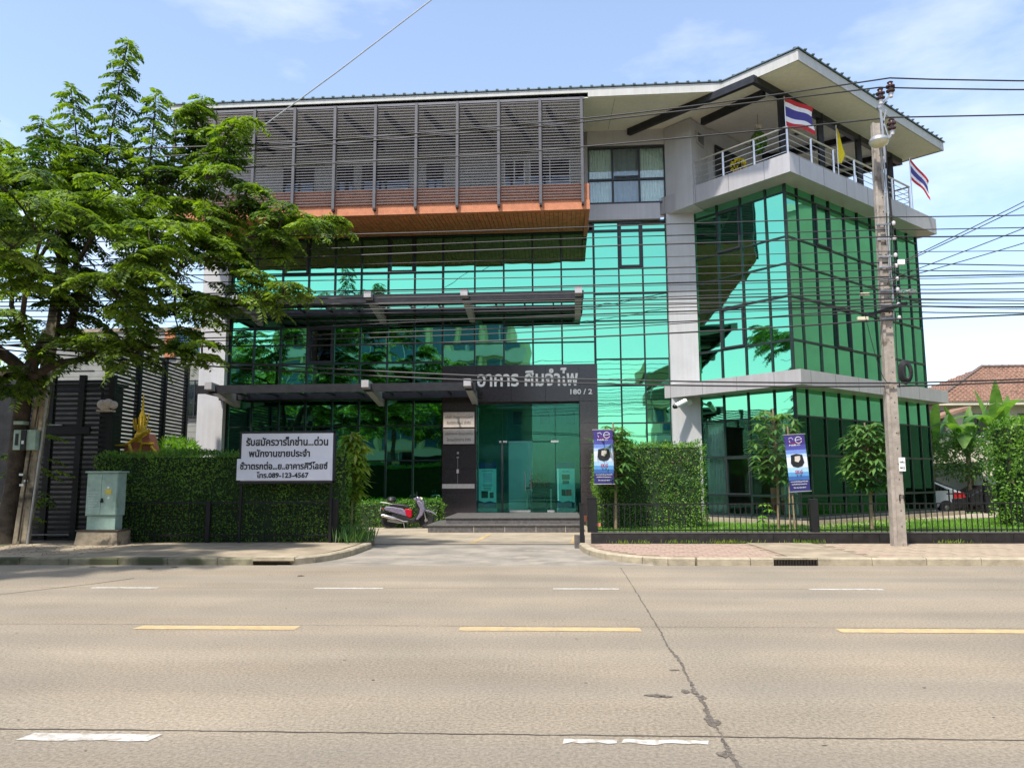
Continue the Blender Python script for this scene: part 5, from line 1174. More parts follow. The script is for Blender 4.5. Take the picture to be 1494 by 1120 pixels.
# ------------------------------------------------------------------ right side: house, garden wall, car, bananas
hs = thing('tile_roof_house', (26, 46, 0), 'cream two-storey house with red-brown tiled hip roof beyond the garden', 'house')
HX0, HX1, HY0, HY1 = 22.0, 36.0, 43.0, 53.0
box('wall', 'housewall', hs, HX0, HX1, HY0, HY1, 0, 5.75)
for x0, x1 in ((23.3, 24.2), (25.9, 27.0)):
    f = box('window', 'darkglass', hs, x0, x1, HY0-.05, HY0-.01, 3.9, 5.1); box('sill', 'whitewall', f, x0-.1, x1+.1, HY0-.12, HY0-.05, 3.78, 3.88); box('window_frame', 'frame', f, (x0+x1)/2-.03, (x0+x1)/2+.03, HY0-.09, HY0-.051, 3.9, 5.1)
def hip_roof(h, x0, x1, y0, y1, z0, z1, m, pitch=.32):
    e = .9; x0 -= e; x1 += e; y0 -= e; y1 += e; hw = (y1-y0)/2; ra = (x0+hw, (y0+y1)/2); rb = (x1-hw, (y0+y1)/2)
    n = int(math.hypot(hw, z1-z0)/pitch)
    def side(P0, P1, Q0, Q1, name):
        P0, P1, Q0, Q1 = map(Vector, (P0, P1, Q0, Q1)); mb = MB()
        for i in range(n):
            t0 = i/n; t1 = (i+1)/n; a = P0.lerp(Q0, t0); b = P1.lerp(Q1, t0); c = P1.lerp(Q1, t1); d = P0.lerp(Q0, t1)
            k = max(1, int((b-a).length/.30))
            for j in range(k):
                u0, u1 = j/k, (j+.92)/k; up = Vector((0, 0, .075)); h2 = Vector((0, 0, .05))
                p = [a.lerp(b, u0)+up, a.lerp(b, (u0+u1)/2)+up+h2, a.lerp(b, u1)+up, d.lerp(c, u1)+Vector((0, 0, .01)), d.lerp(c, (u0+u1)/2)+Vector((0, 0, .055)), d.lerp(c, u0)+Vector((0, 0, .01))]
                q = mb.pts([tuple(v) for v in p]); mb.face([q, q+1, q+4, q+5]); mb.face([q+1, q+2, q+3, q+4])
                q = mb.pts([tuple(v) for v in (p[0]-up, p[2]-up, p[2], p[1], p[0])]); mb.face([q, q+1, q+2, q+3, q+4])
        o = mb.build(name, m, h); o['kind'] = 'stuff'
    A, B_, C_, D_ = (x0, y0, z0), (x1, y0, z0), (x1, y1, z0), (x0, y1, z0); Ra, Rb = (*ra, z1), (*rb, z1)
    side(A, B_, Ra, Rb, 'roof_tiles'); side(D_, A, Ra, Ra, 'roof_tiles'); side(B_, C_, Rb, Rb, 'roof_tiles')
    mb = MB(); q = mb.pts([A, B_, C_, D_, Ra, Rb]); mb.face([q, q+1, q+5, q+4]); mb.face([q+3, q, q+4]); mb.face([q+1, q+2, q+5]); mb.face([q+2, q+3, q+4, q+5]); mb.face([q, q+3, q+2, q+1]); mb.build('roof_deck', 'tilecap', h)
    for a, b in ((A, Ra), (B_, Rb), (Ra, Rb)):
        a = Vector(a)+Vector((0, 0, .1)); b = Vector(b)+Vector((0, 0, .1)); kk = int((b-a).length/.4)
        for i in range(kk): MB().tube([a.lerp(b, i/kk), a.lerp(b, (i+1)/kk)], [.13, .11], 6).build('ridge_tile', 'tilecap', h)
hip_roof(hs, HX0, HX1, HY0, HY1, 5.7, 8.35, 'tileroof', .36)
box('eave_board', 'housewall', hs, HX0-.85, HX1+.85, HY0-.86, HY0-.80, 5.52, 5.70)
h2 = thing('garden_shed', (20.0, 41, 0), 'small lean-to with orange tiled roof beside the cream house', 'shed')
box('wall', 'housewall', h2, 19.3, 21.9, 41, 45, 0, 3.9)
mb = MB(); mb.extr([(18.6, 40.2, 4.1), (21.95, 40.2, 5.15), (21.95, 40.2, 5.3), (18.6, 40.2, 4.25)], (0, 0, 0), (0, 5, 0)); mb.build('roof', 'tileroof', h2)
gw = thing('garden_wall', (20, 36.8, 0), 'plain white garden wall panel in front of the cream house', 'wall')
MB().box(18.2, 20.75, 37.5, 37.7, 0, 2.30).build('panel', 'whitewall', gw); MB().box(20.75, 24.5, 38.3, 38.5, 0, 1.7).build('panel', 'whitewall', gw); MB().box(18.15, 18.35, 37.45, 37.75, 0, 2.4).build('pillar', 'whitewall', gw)
pf = thing('picket_fence', (16.5, 31, 0), 'dark iron spiked fence behind the silver car', 'fence')
for x in np.arange(15.9, 21.5, .17): MB().box(x-.02, x+.02, 31.2, 31.24, .15, 1.15).build('picket', 'iron', pf)
box('rail', 'iron', pf, 15.8, 21.5, 31.17, 31.2, .95, 1.0); box('rail', 'iron', pf, 15.8, 21.5, 31.17, 31.2, .3, .35)
for x in (17.35,): MB().box(x-.11, x+.11, 31.1, 31.3, 0, 1.4).build('post', 'iron', pf); MB().lathe([(.06, 0), (.10, .05), (.10, .12), (.02, .22)], (x, 31.2, 1.4), 10).build('finial', 'iron', pf)
# silver hatchback seen from behind
def car():
    x0, y0 = 17.0, 35.0
    c = thing('parked_car', (x0, y0, 0), 'silver car with red tail lamp and dark boot parked behind the corner wing', 'car')
    # body profile along X (rear towards +x), extruded in y
    P = [(-4.1, .35), (-4.15, .75), (-3.2, .95), (-2.5, 1.42), (-1.2, 1.46), (-.35, 1.10), (0, .98), (.05, .55), (-.05, .30)]
    mb = MB(); mb.extr([(x0+a+1.0, y0, z) for a, z in P], (0, -.85, 0), (0, .85, 0)); mb.build('body', 'carpaint', c, bevel=.08)
    mb = MB(); mb.extr([(x0+a+1.0, y0, z) for a, z in ((-2.95, 1.0), (-2.4, 1.36), (-1.25, 1.40), (-.6, 1.06))], (0, -.862, 0), (0, -.852, 0)); mb.build('side_window', 'darkglass', c)
    mb = MB(); mb.extr([(x0+a+1.0, y0, z) for a, z in ((-1.15, 1.47), (-.33, 1.12), (-.30, 1.14), (-1.1, 1.49))], (0, -.7, 0), (0, .7, 0)); mb.build('rear_window', 'darkglass', c)
    mb = MB(); mb.extr([(x0+a+1.0, y0, z) for a, z in ((-.42, .72), (-.40, .98), (.02, .97), (.07, .75))], (0, -.875, 0), (0, -.5, 0)); mb.build('tail_light', 'redlens', c)
    mb = MB(); mb.extr([(x0+a+1.0, y0, z) for a, z in ((-.5, .32), (-.5, .70), (.09, .70), (.10, .32))], (0, -.87, 0), (0, .87, 0)); mb.build('bumper', 'carblack', c)
    for wx in (-3.3, -.75):
        t = MB().lathe([(.20, -.1), (.31, -.1), (.32, 0), (.31, .1), (.20, .1)], (x0+wx+1, y0-.80, .32), 20, 'y').build('tyre', 'rubber', c)
        MB().lathe([(.2, -.09), (.05, -.105)], (x0+wx+1, y0-.80, .32), 14, 'y').build('rim', 'chrome', t)
car()
c2 = thing('parked_car', (19.9, 36.2, 0), 'black car partly hidden behind the iron spiked fence', 'car')
mb = MB(); mb.extr([(19.0+a, 36.3, z) for a, z in ((0, .3), (-.05, .8), (.3, .98), (.8, 1.25), (2.2, 1.28), (2.9, .95), (3.9, .85), (3.9, .3))], (0, -.8, 0), (0, .8, 0)); mb.build('body', 'carblack', c2, bevel=.08)
for wx in (.8, 3.1): MB().lathe([(.05, -.1), (.31, -.1), (.32, 0), (.31, .1)], (19.0+wx, 35.6, .32), 16, 'y').build('tyre', 'rubber', c2)
mb = MB(); mb.extr([(19.0+a, 36.3, z) for a, z in ((.45, .98), (.85, 1.2), (2.15, 1.22), (2.6, .98))], (0, -.815, 0), (0, -.805, 0)); mb.build('side_window', 'darkglass', c2)

# bananas
def blade(lb_m, parent, p, d, length, wd, droop, name='leaf'):
    """one banana leaf: a long arching blade folded at the midrib with torn edges"""
    p = Vector(p); d = Vector(d).normalized(); mb = MB(); n = 16; side = d.cross(Vector((0, 0, 1)))
    side = side.normalized() if side.length > .05 else Vector((1, 0, 0))
    q = p.copy(); v = d.copy(); pts = []
    for i in range(n+1):
        t = i/n; ww = wd/2*math.sin(math.pi*min(1, (t*.94+.04))**.8)**.7
        lift = Vector((0, 0, 1))*ww*.22
        pts.append((q.copy(), ww)); q = q + v*(length/n); v = (v + Vector((0, 0, -droop/n))).normalized()
    for i in range(n):
        a, wa = pts[i]; b, wb = pts[i+1]; g = .12 if random.random() < .45 else .0
        for sg in (1, -1):
            b2 = a.lerp(b, 1-g)
            k = mb.pts([tuple(a), tuple(b), tuple(b2+side*sg*wb+Vector((0, 0, -.25*wb))), tuple(a+side*sg*wa+Vector((0, 0, -.25*wa)))]); mb.face([k, k+1, k+2, k+3] if sg > 0 else [k, k+3, k+2, k+1])
    return mb.build(name, lb_m, parent)
for i, (x, y, h, lab) in enumerate(((18.1, 37.0, 3.5, 'banana plant with two upright leaves beside the corner wing'), (19.9, 37.1, 3.7, 'banana plant with arching dark leaves in front of the white garden wall'), (21.3, 37.0, 4.6, 'tallest banana plant with a bright new leaf, left of the dense bush'))):
    b = thing('banana_plant', (x, y, 0), lab, 'banana plant')
    MB().tube([(x, y, 0), (x+.05, y, h*.5), (x, y, h*.8)], [.16, .13, .08], 10).build('stem', 'stem', b)
    for k in range(10):
        a = k*2.4+i; el = .5+.9*random.random() if k > 2 else 2.6
        blade('banana', b, (x, y, h*.72+.08*k), (math.cos(a), math.sin(a)*.7, el), random.uniform(2.2, 3.0), random.uniform(.55, .75), 1.9 if k > 2 else .35)
# extra garden foliage behind
tr = thing('garden_shrub', (19.5, 36.6, 0), 'loose grey-green shrub between the banana plants and the white wall', 'shrub')
lb = LB(); n = 3600; d = nrm(rng.normal(0, 1, (n, 3))); P = np.array([19.4, 36.2, 2.6])+d*np.array([2.3, .7, 1.15])*rng.uniform(.4, 1, (n, 1)); lb.add(P, d+rng.normal(0, .6, (n, 3)), rng.normal(0, 1, (n, 3)), rng.uniform(.12, .25, n), .07); lb.build('foliage', 'bigleaf', tr)
tube('stem', 'stem', tr, [(19.4, 36.2, 0), (19.4, 36.2, 2.5)], .08)

# ------------------------------------------------------------------ young trees with whorled leaves
def young_tree(label, x, y, h, whorls, m='bigleaf', z0=.2, r=.5, trunk=.035, trunk_top=None):
    t = thing('young_tree', (x, y, z0), label, 'tree', None)
    top = trunk_top or h
    tp_ = [(x, y, z0), (x+.03, y, z0+(top-z0)*.5), (x-.02, y, top)]
    MB().tube(tp_, [trunk*1.2, trunk, trunk*.6], 8).build('trunk', 'stem', t)
    lb = LB(); br = MB()
    for k in range(whorls):
        a = k*2.39996+x; f = (k+.5)/whorls; zz = top*.50+z0*.5+(h-top*.5-z0*.5)*f if False else (h-(h-z0)*.60)+((h-z0)*.58)*f
        rad = r*math.sqrt(max(0.05, 1-(2*f-1)**2*.75))*random.uniform(.45, 1.0)
        c = np.array([x+math.cos(a)*rad, y+math.sin(a)*rad*.9, zz+random.uniform(-.06, .06)])
        br.tube([(x, y, min(zz-.12, h-.15)), tuple(c)], [.012, .007], 4, False)
        nl = random.randint(7, 9); ang = np.arange(nl)*2*math.pi/nl+random.random()
        D = np.c_[np.cos(ang), np.sin(ang), np.full(nl, -.25)+rng.normal(0, .25, nl)]
        N = np.c_[np.cos(ang)*.2, np.sin(ang)*.2, np.ones(nl)]
        lb.add(np.tile(c, (nl, 1)), D, N, rng.uniform(.24, .38, nl), rng.uniform(.075, .105, nl))
    br.build('branches', 'stem', t); lb.build('foliage', m, t, .22)
    return t
young_tree('young whorl-leaved tree beside the blue banner in front of the middle hedge', 1.85, 21.4, 3.18, 62, 'bigleaf', .2, .62)
young_tree('young whorl-leaved tree behind the blue banner before the corner wing', 6.35, 21.6, 3.55, 70, 'bigleaf', .2, .74)
young_tree('dense dark young tree just left of the tall concrete utility pole', 8.62, 21.0, 3.10, 120, 'bigleaf', .2, .68, .04)
young_tree('bright yellow-green young tree at the right edge of the white sign board', -5.05, 19.4, 2.85, 85, 'yellowleaf', .1, .42, .03)
y4 = thing('seedling', (6.05, 21.2, .2), 'leafy seedling at the foot of the stake below the second blue banner', 'plant')
lb = LB()
for zz, xx in ((.95, 5.98), (.8, 6.08), (.5, 5.88), (.62, 5.9)):
    ang = np.arange(7)*.9; lb.add(np.tile([xx-.1, 21.2, zz], (7, 1)), np.c_[np.cos(ang), np.sin(ang), np.full(7, -.3)], (0, 0, 1), .24, .08)
lb.build('foliage', 'grass', y4, .2); tube('stem', 'stem', y4, [(5.98, 21.2, .2), (5.98, 21.2, .95)], .01, 5)

# blue hanging banners
def blue_banner(lab, x, y, z0, w_, h, tilt):
    b = thing('hanging_banner', (x, y, z0), lab, 'banner', None)
    ct, st_ = math.cos(tilt), math.sin(tilt)
    def F(u, v, o=0): return (x+u*ct-v*st_, y-.02*math.sin(v*3)-o, z0+u*st_+v*ct)
    FX = lambda u, o, v: F(u, v, o)
    def rect(name, m, u0, u1, v0, v1, o): 
        mb = MB(); q = mb.pts([F(u0, v0, o), F(u1, v0, o), F(u1, v1, o), F(u0, v1, o), F(u0, v0, o-.002), F(u1, v0, o-.002), F(u1, v1, o-.002), F(u0, v1, o-.002)])
        for k in ((0, 1, 2, 3), (7, 6, 5, 4), (0, 4, 5, 1), (1, 5, 6, 2), (2, 6, 7, 3), (3, 7, 4, 0)): mb.face([q+i for i in k])
        return mb.build(name, m, b)
    # cloth: blue top and bottom fading to white, as bands of dye
    bands = [(0, .20, (.03, .03, .16)), (.20, .27, (.05, .14, .40)), (.27, .34, (.12, .34, .66)), (.34, .42, (.40, .62, .85)), (.42, .60, (.72, .76, .86)), (.60, .66, (.45, .60, .86)), (.66, .73, (.16, .26, .62)), (.73, .82, (.07, .07, .32)), (.82, 1, (.05, .03, .20))]
    for i, (a, c, col) in enumerate(bands):
        k = 'bandp%d' % i
        if k not in M: M[k] = mat('banner_print_tone_%d' % i, col, .55, 0, .08, 10)
        rect('banner_band', k, 0, w_, a*h, c*h, 0)
    for v in (0, h): tube('batten', 'galv', b, [F(-.03, v), F(w_+.03, v)], .012, 6)
    mb = MB(); q = [F(u*w_, v*h, .004) for u, v in ((.18, .50), (.22, .64), (.50, .66), (.78, .64), (.84, .50), (.72, .44), (.50, .42), (.28, .44))]
    mb.extr(q, (0, 0, 0), (0, -.003, 0)); mb.build('product_picture', 'blackplastic', b)
    mb = MB(); q = [F(u*w_, v*h, .009) for u, v in ((.38, .53), (.40, .615), (.66, .62), (.66, .56), (.55, .51))]; mb.extr(q, (0, 0, 0), (0, -.002, 0)); mb.build('product_screen', 'plaque', b)
    P = [F(w_*(.68+.16*math.cos(t)), h*(.90+.055*math.sin(t)), .006) for t in np.linspace(.3, 5.9, 16)]; tube('logo_ring', 'flagwhite', b, P, .008, 5); tube('logo_bar', 'flagwhite', b, [F(w_*.52, h*.90, .006), F(w_*.84, h*.91, .006)], .007, 5)
    tube('logo_stroke', 'flagwhite', b, [F(w_*.20, h*.93, .006), F(w_*.34, h*.95, .006), F(w_*.42, h*.91, .006)], .007, 5); tube('logo_stroke', 'flagwhite', b, [F(w_*.26, h*.86, .006), F(w_*.22, h*.90, .006)], .007, 5); tube('logo_stroke', 'scred', b, [F(w_*.22, h*.86, .006), F(w_*.5, h*.845, .006), F(w_*.85, h*.86, .006)], .006, 5)
    X_ = Vector((ct, 0, st_))
    for s_, u, v, ww, hh, m_ in (('NiRO', .2, .80, .55, .03, 'flagwhite'), ('SKG', .34, .31, .36, .065, 'scred'), ('5 ปี', .40, .265, .24, .03, 'print'), ('ระบบบันทึกข้อมูลอัตโนมัติ', .08, .16, .84, .028, 'flagwhite'), ('สนใจติดต่อสอบถาม', .12, .12, .74, .026, 'flagwhite'), ('โทร 02-123-4567', .2, .06, .6, .026, 'flagwhite')):
        text(s_, m_, b, F(u*w_, v*h, .006), ww*w_, hh*h, (ct, 0, st_), extrude=.001, bold=.015, res=1)
    return b
blue_banner('blue and white product banner hung beside the thick black gate post', 1.25, 20.9, 1.47, .53, 1.48, R(0))
b2_ = blue_banner('slightly tilted blue and white banner in front of the corner wing', 6.42, 20.7, 1.24, .54, 1.52, R(3))
tube('stake', 'stem', b2_, [(6.52, 20.75, .2), (6.46, 20.76, 3.0)], .022, 6); tube('stake', 'stem', b2_, [(6.40, 20.78, .2), (6.44, 20.8, 1.4)], .02, 6)

# ------------------------------------------------------------------ the big street tree on the left
CL = [(-13.11, 17.5, 9.47, 1.0), (-11.52, 17, 9.04, 1.1), (-10.92, 18, 9.26, 1.1), (-9.39, 17.5, 8.93, 0.9), (-8.91, 18, 10.04, 0.7), (-7.67, 17, 9.98, 0.5), (-8.77, 18, 10.96, 0.55), (-8.54, 17.5, 9.09, 0.6), (-7.63, 17, 9.03, 0.45), (-7.26, 17, 8.17, 0.6), (-6.0, 16.5, 7.84, 0.65), (-5.13, 16.3, 7.38, 0.5), (-6.74, 17, 7.57, 0.7), (-7.84, 16.5, 7.67, 1), (-9.41, 17, 7.79, 1.1), (-10.43, 16.5, 7.47, 1.1), (-12.11, 17, 7.85, 1.1), (-13.8, 18, 8.06, 1.1), (-14.79, 17.5, 8.44, 1.2), (-14.38, 17, 6.54, 1.2), (-13.92, 17, 5.2, 1), (-12.31, 16.5, 6.36, 1), (-11.67, 17.5, 6.63, 1.1), (-10.88, 18.5, 6.89, 1.1), (-8.43, 16.5, 6.54, 1), (-7.15, 16.5, 6.78, 0.5), (-6.2, 16.5, 7.05, 0.45), (-6.72, 16.3, 5.89, 0.6), (-5.79, 16.1, 5.7, 0.45), (-7.56, 16.8, 5.71, 0.55), (-8.71, 17, 5.61, 0.9), (-9.65, 16.5, 5.43, 0.9), (-11.83, 18, 5.63, 0.9), (-12.04, 16.5, 5.07, 0.9), (-11.99, 17, 4.2, 0.6), (-12.9, 16.8, 3.9, 0.55), (-10.7, 17, 4.6, 0.7), (-9.41, 16.6, 4.6, 0.6), (-8.38, 16.3, 4.6, 0.5), (-7.62, 16.2, 4.40, 0.4), (-9.68, 14.8, 7.32, 0.9), (-8.06, 14.6, 6.48, 0.9), (-10.41, 14.5, 6.07, 0.9), (-8.83, 14.8, 5.54, 0.8), (-12.51, 20, 9.72, 1.1), (-14.34, 20, 10.17, 1), (-10.39, 19.8, 9.2, 1), (-15.8, 18, 7.2, 1.2), (-16.2, 17, 9.2, 1.2), (-9.6, 11.8, 7.0, .9), (-11, 12.4, 6.6, 1), (-9.3, 12.9, 6.3, .8), (-12.6, 11, 7.4, 1.1), (-13, 13.2, 6.6, 1), (-10.9, 10.4, 6.9, .9)]
PLM = [[(-10.93, 17.5, 8.53), (-10.9, 17.5, 10.13), (-10.53, 17.5, 12.72)], [(-11.3, 17.2, 8.6), (-11.44, 17.2, 9.74), (-11.76, 17.2, 11.36)], [(-9.85, 17.5, 8.5), (-9.76, 17.5, 9.83), (-9.73, 17.5, 11.31)], [(-11.8, 17, 8.19), (-11.91, 17, 9.22), (-12.31, 17, 10.43)], [(-9.38, 18, 8.87), (-8.92, 18, 10.31), (-8.78, 18, 11.42)], [(-13.14, 17.2, 8.29), (-13.32, 17.2, 9.35), (-13.55, 17.2, 10.06)], [(-8.03, 16.8, 8.7), (-7.65, 16.8, 9.46), (-7.3, 16.8, 10.19)]]
def big_tree(base, fork, CLs, plumes, label, leafm='treeleaf', frond=(.42, 8, .13, .054), nspray=10):
    t = thing('street_tree', base, label, 'tree'); fx, fy, fz = fork
    tk = MB(); bx, by, bz = base
    tk.tube([(bx, by, bz-.05), (bx+.02, by, bz+.3), (bx+.10, by, bz+1.5), (fx-.05, fy, fz*.75), (fx, fy, fz)], [.34, .24, .20, .19, .20], 12)
    tk.build('trunk', 'bark', t)
    # limbs: greedy tree from fork to cluster centres
    nodes = [Vector(fork)]; cr = sorted(CLs, key=lambda c: (Vector(c[:3])-Vector(fork)).length); br = MB(); par = [None]; lb = LB()
    depth = [0]
    for c in cr:
        p = Vector(c[:3]) - Vector((0, 0, .15))
        best = min(range(len(nodes)), key=lambda i: (nodes[i]-p).length*(1.0+.0*depth[i]) + .32*(nodes[i]-Vector(fork)).length + (2 if nodes[i].z > p.z+.6 else 0))
        q = nodes[best]; mid = q.lerp(p, .5)+Vector((random.uniform(-.15, .15), random.uniform(-.15, .15), random.uniform(.05, .3)))
        dd = depth[best]; r0_ = max(.022, .17*.62**dd); r1_ = max(.014, .17*.62**(dd+1))
        br.tube([q, q.lerp(mid, .5)+Vector((0, 0, .05)), mid, p], [r0_, r0_*.85, (r0_+r1_)/2, r1_], 7)
        nodes.append(p); depth.append(dd+1)
        cx, cy, cz, rad = c
        out = Vector((cx-fx, cy-fy, 0)); oa = math.atan2(out.y, out.x)
        for k in range(int(nspray*rad*(.72 if cz > 8.6 else 1)+1)):
            a = oa + random.gauss(0, 1.25); el = random.gauss(.12, .22)
            st0 = Vector((cx, cy, cz)) + Vector((random.gauss(0, .3), random.gauss(0, .3), random.gauss(0, .34)))*rad
            d = Vector((math.cos(a), math.sin(a), el)); Ls = rad*random.uniform(.5, 1.05)
            m_ = max(3, int(Ls/.105)); pts = []
            side = Vector((-d.y, d.x, 0)).normalized()
            for i in range(m_+1):
                u = i/m_; q2 = st0 + d*(Ls*u) - Vector((0, 0, .35*Ls*u*u)); pts.append(q2)
                fl2 = frond[0]*(.65+.5*math.sin(math.pi*min(1, u+.15)))*random.uniform(.8, 1.1)
                for sg in (1, -1):
                    dv = d*.55 + side*sg + Vector((0, 0, random.uniform(-.3, .12)))
                    lb.frond(q2, dv, (0, 0, 1), fl2, frond[1], frond[2], frond[3], .35)
            lb.frond(pts[-1], d - Vector((0, 0, .4)), (0, 0, 1), frond[0], frond[1], frond[2], frond[3], .4)
            br.tube([p, st0, pts[m_//2], pts[-1]], [.014, .011, .008, .004], 4, False)
    for A_, B_, C_ in plumes:
        A_, B_, C_ = Vector(A_), Vector(B_), Vector(C_); pts = []
        for i in range(13):
            u = i/12; pts.append(A_*(1-u)**2 + B_*2*u*(1-u) + C_*u*u)
        src = min(nodes, key=lambda n_: (n_-A_).length); br.tube([src, A_], [.04, .035], 6)
        br.tube(pts, [.034*(1-.75*i/12) for i in range(13)], 6)
        Lp = (C_-A_).length; m_ = int(Lp/.062)
        for i in range(m_):
            u = (i+1)/m_; q2 = A_*(1-u)**2 + B_*2*u*(1-u) + C_*u*u
            a = i*2.4; fl2 = .62*(1-.45*max(0, u-.6)/.4)*random.uniform(.8, 1.1)
            for aa in (a, a+math.pi*.8): lb.frond(q2, (math.cos(aa), math.sin(aa)*.8, .22-.1*u), (0, 0, 1), fl2, 9, .135, .056, .55)
    br.build('branches', 'bark', t); lb.build('crown', leafm, t, .1)
    return t
big_tree((-13.10, 18.0, .08), (-12.75, 17.8, 4.2), CL, PLM, 'large feathery-leaved street tree leaning over the left sidewalk and road')
# a low spray of leaves hanging beside the leaning pole, from a sapling by the gate
sp = thing('sapling', (-13.4, 18.6, .1), 'leafy sapling in the dark corner between the trunk and the slatted gate', 'plant')
lb = LB()
for k in range(34):
    a = random.uniform(0, 6.28); lb.frond((-13.3+random.gauss(0, .35), 18.8+random.gauss(0, .25), random.uniform(.6, 3.1)), (math.cos(a), math.sin(a), .1), (0, 0, 1), .5, 5, .17, .08, .4)
lb.build('foliage', 'treeleaf', sp); tube('stem', 'bark', sp, [(-13.35, 18.7, .08), (-13.3, 18.8, 3.0)], .025)
# dry litter under the tree
n = 600; xx = rng.uniform(-14, -9.5, n); yy_ = rng.uniform(15, 18.3, n)
tag(leaves('leaf_litter', 'litter', None, np.c_[xx, yy_, np.full(n, .138)], np.c_[rng.normal(0, 1, n), rng.normal(0, 1, n), np.full(n, .05)], np.c_[rng.normal(0, .2, n), rng.normal(0, .2, n), np.ones(n)], rng.uniform(.03, .09, n), .03), kind='stuff')
n = 2200; xx = rng.uniform(-15, -12.4, n); yy_ = rng.uniform(14.9, 17.0, n)
tag(leaves('roadside_grass', 'grass', None, np.c_[xx, yy_, np.full(n, .12)], np.c_[rng.normal(0, .4, n), rng.normal(0, .4, n), np.ones(n)], rng.normal(0, 1, (n, 3)), rng.uniform(.03, .09, n), .02), kind='stuff')

# trees far behind, glimpsed left of the building
def simple_tree(x, y, h, r, label, m='treeleaf', n=5200, leaf=.34, group=None):
    t = thing('background_tree', (x, y, 0), label, 'tree', group)
    MB().tube([(x, y, 0), (x+.2, y, h*.4), (x, y, h*.7)], [.3, .22, .1], 8).build('trunk', 'bark', t)
    lb = LB(); k = 22
    for i in range(k):
        d = nrm(rng.normal(0, 1, (1, 3)))[0]; d[2] = abs(d[2])*1.1-.35; c = np.array([x, y, h*.62])+d*np.array([r, r, h*.36])*rng.uniform(.45, .85); rr_ = r*rng.uniform(.28, .48)
        q = n//k; dd_ = nrm(rng.normal(0, 1, (q, 3))); P = c+dd_*rr_*np.array([1.1, 1.1, .7])*rng.uniform(.55, 1.05, (q, 1)); lb.add(P, dd_+rng.normal(0, .6, (q, 3)), dd_*.5+np.array([0, 0, .8])+rng.normal(0, .4, (q, 3)), leaf*rng.uniform(.6, 1.2, q), leaf*.45)
    lb.build('crown', m, t, .15)
simple_tree(-22, 44, 8.5, 4.5, 'broad green tree far behind the white neighbour house')
simple_tree(-31, 40, 9, 5, 'rounded tree far off at the left behind the street tree')

# ------------------------------------------------------------------ across the road (seen in the glass)
def opp_building(x0, x1, y, h, floors, label, wallm, bandm, depth=10, bay=3.0):
    b = thing('shop_building', ((x0+x1)/2, y, 0), label, 'building')
    box('wall', wallm, b, x0, x1, y-depth, y-.3, 0, h)
    fh = h/floors
    for f in range(floors):
        box('balcony_band', bandm, b, x0-.1, x1+.1, y-.29, y+.5, fh*f+fh-.55, fh*f+fh+.3)
        k = int((x1-x0)/bay)
        for i in range(k):
            xa = x0+(x1-x0)*i/k; xb = x0+(x1-x0)*(i+1)/k
            w1 = MB().box(xa+.35, xb-.35, y-.28, y-.24, fh*f+.5, fh*f+fh-.75).build('window', 'bluepanel', b)
            MB().box((xa+xb)/2-.04, (xa+xb)/2+.04, y-.23, y-.19, fh*f+.5, fh*f+fh-.75).build('window_frame', 'panelwhite', w1)
            if i: MB().box(xa-.12, xa+.12, y-.28, y+.3, fh*f, fh*f+fh-.56).build('pier', wallm, b)
    return b
opp_building(-26, -3.6, -11, 16.6, 4, 'four-storey cream yellow shop row across the road from the office', 'oppcream', 'oppwhite')
opp_building(-58, -28, -12, 13, 3, 'three-storey pale shop row farther along across the road', 'oppwhite', 'oppcream')
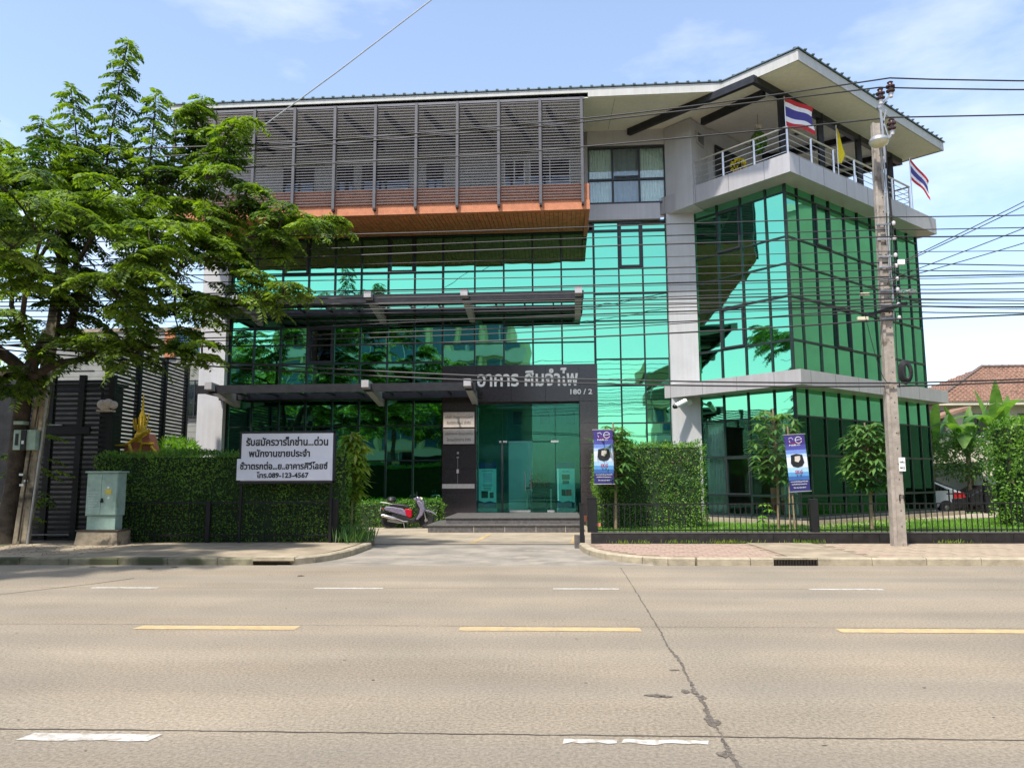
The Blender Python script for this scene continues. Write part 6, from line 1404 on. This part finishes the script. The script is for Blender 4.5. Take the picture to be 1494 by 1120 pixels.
# curved-roof hall across the road
ch = thing('curved_roof_hall', (22, -13, 0), 'olive curved-roof hall with slender white columns across the road', 'building')
mb = MB(); n = 24; X0, X1 = 7.2, 44
def arc(x): u = (x-X0)/(X1-X0); return 11.2+4.6*math.sin(math.pi*min(1, u*1.0))**.8
pts_ = [(X0+(X1-X0)*i/n, arc(X0+(X1-X0)*i/n)) for i in range(n+1)]
mb.extr([(x, -11.5, z) for x, z in pts_] + [(x, -11.5, z-1.3) for x, z in reversed(pts_)], (0, 0, 0), (0, -14, 0)); mb.build('roof', 'oppolive', ch)
mb = MB(); mb.extr([(x, -11.4, z-1.3) for x, z in pts_] + [(x, -11.4, z-1.75) for x, z in reversed(pts_)], (0, 0, 0), (0, -.3, 0)); mb.build('eave', 'oppwhite', ch)
box('wall', 'oppgrey', ch, X0+.8, X1-.8, -24, -13.5, 0, 9.6); box('floor_band', 'oppwhite', ch, X0+.2, X1-.5, -13.5, -11.5, 4.3, 5.2); box('floor_band', 'oppcream', ch, X0+.2, X1-.5, -13.5, -11.6, 8.0, 8.5)
for i in range(26):
    x = X0+.8+i*1.4; MB().box(x-.07, x+.07, -11.8, -11.6, 0, arc(x)-1.75).build('column', 'oppwhite', ch)
for i in range(25): MB().box(X0+1.2+i*1.4, X0+2.0+i*1.4, -13.48, -13.42, 5.6, 7.8).build('window', 'bluepanel', ch)
# big plain block to the right, mirrored in the flank of the wing
dk = thing('dark_backing', (-17, 22.5, 0), 'dark garage wall added behind the tall slatted gate to keep its gaps dark', 'backing')
box('wall', 'bracket', dk, -19.5, -13.4, 22.0, 23.2, 0, 4.5); box('roof_edge', 'frame', dk, -19.6, -13.3, 21.9, 23.3, 4.51, 4.62)  # dark wall added here so the gaps between the gate slats stay dark
gb = thing('grey_block', (48, 26, 0), 'plain grey-olive five-storey block beyond the right side of the plot', 'building')
box('wall', 'oppgrey', gb, 37, 50, -4, 49, 0, 20.5); box('parapet', 'oppwhite', gb, 36.9, 50.1, -4.1, 49.1, 20.5, 21.0)
for x, y, h, r, lab in ((-7.5, -5.5, 9.5, 3.2, 'third roadside tree across the road in front of the cream shops'), (-24, -4.5, 11.5, 4.6, 'roadside tree across the road in front of the cream shops'), (-14, -5.0, 10.8, 4.2, 'second roadside tree across the road in front of the cream shops'), (-33, -5, 9, 4, 'roadside tree across the road before the pale shops'), (4, -6.5, 5.0, 2.2, 'small roadside tree across the road near the curved-roof hall')):
    simple_tree(x, y, h, r, lab, 'treeleaf', 9000, .36)
simple_tree(-26, 12, 8.2, 3.6, 'street tree farther left along the near pavement')
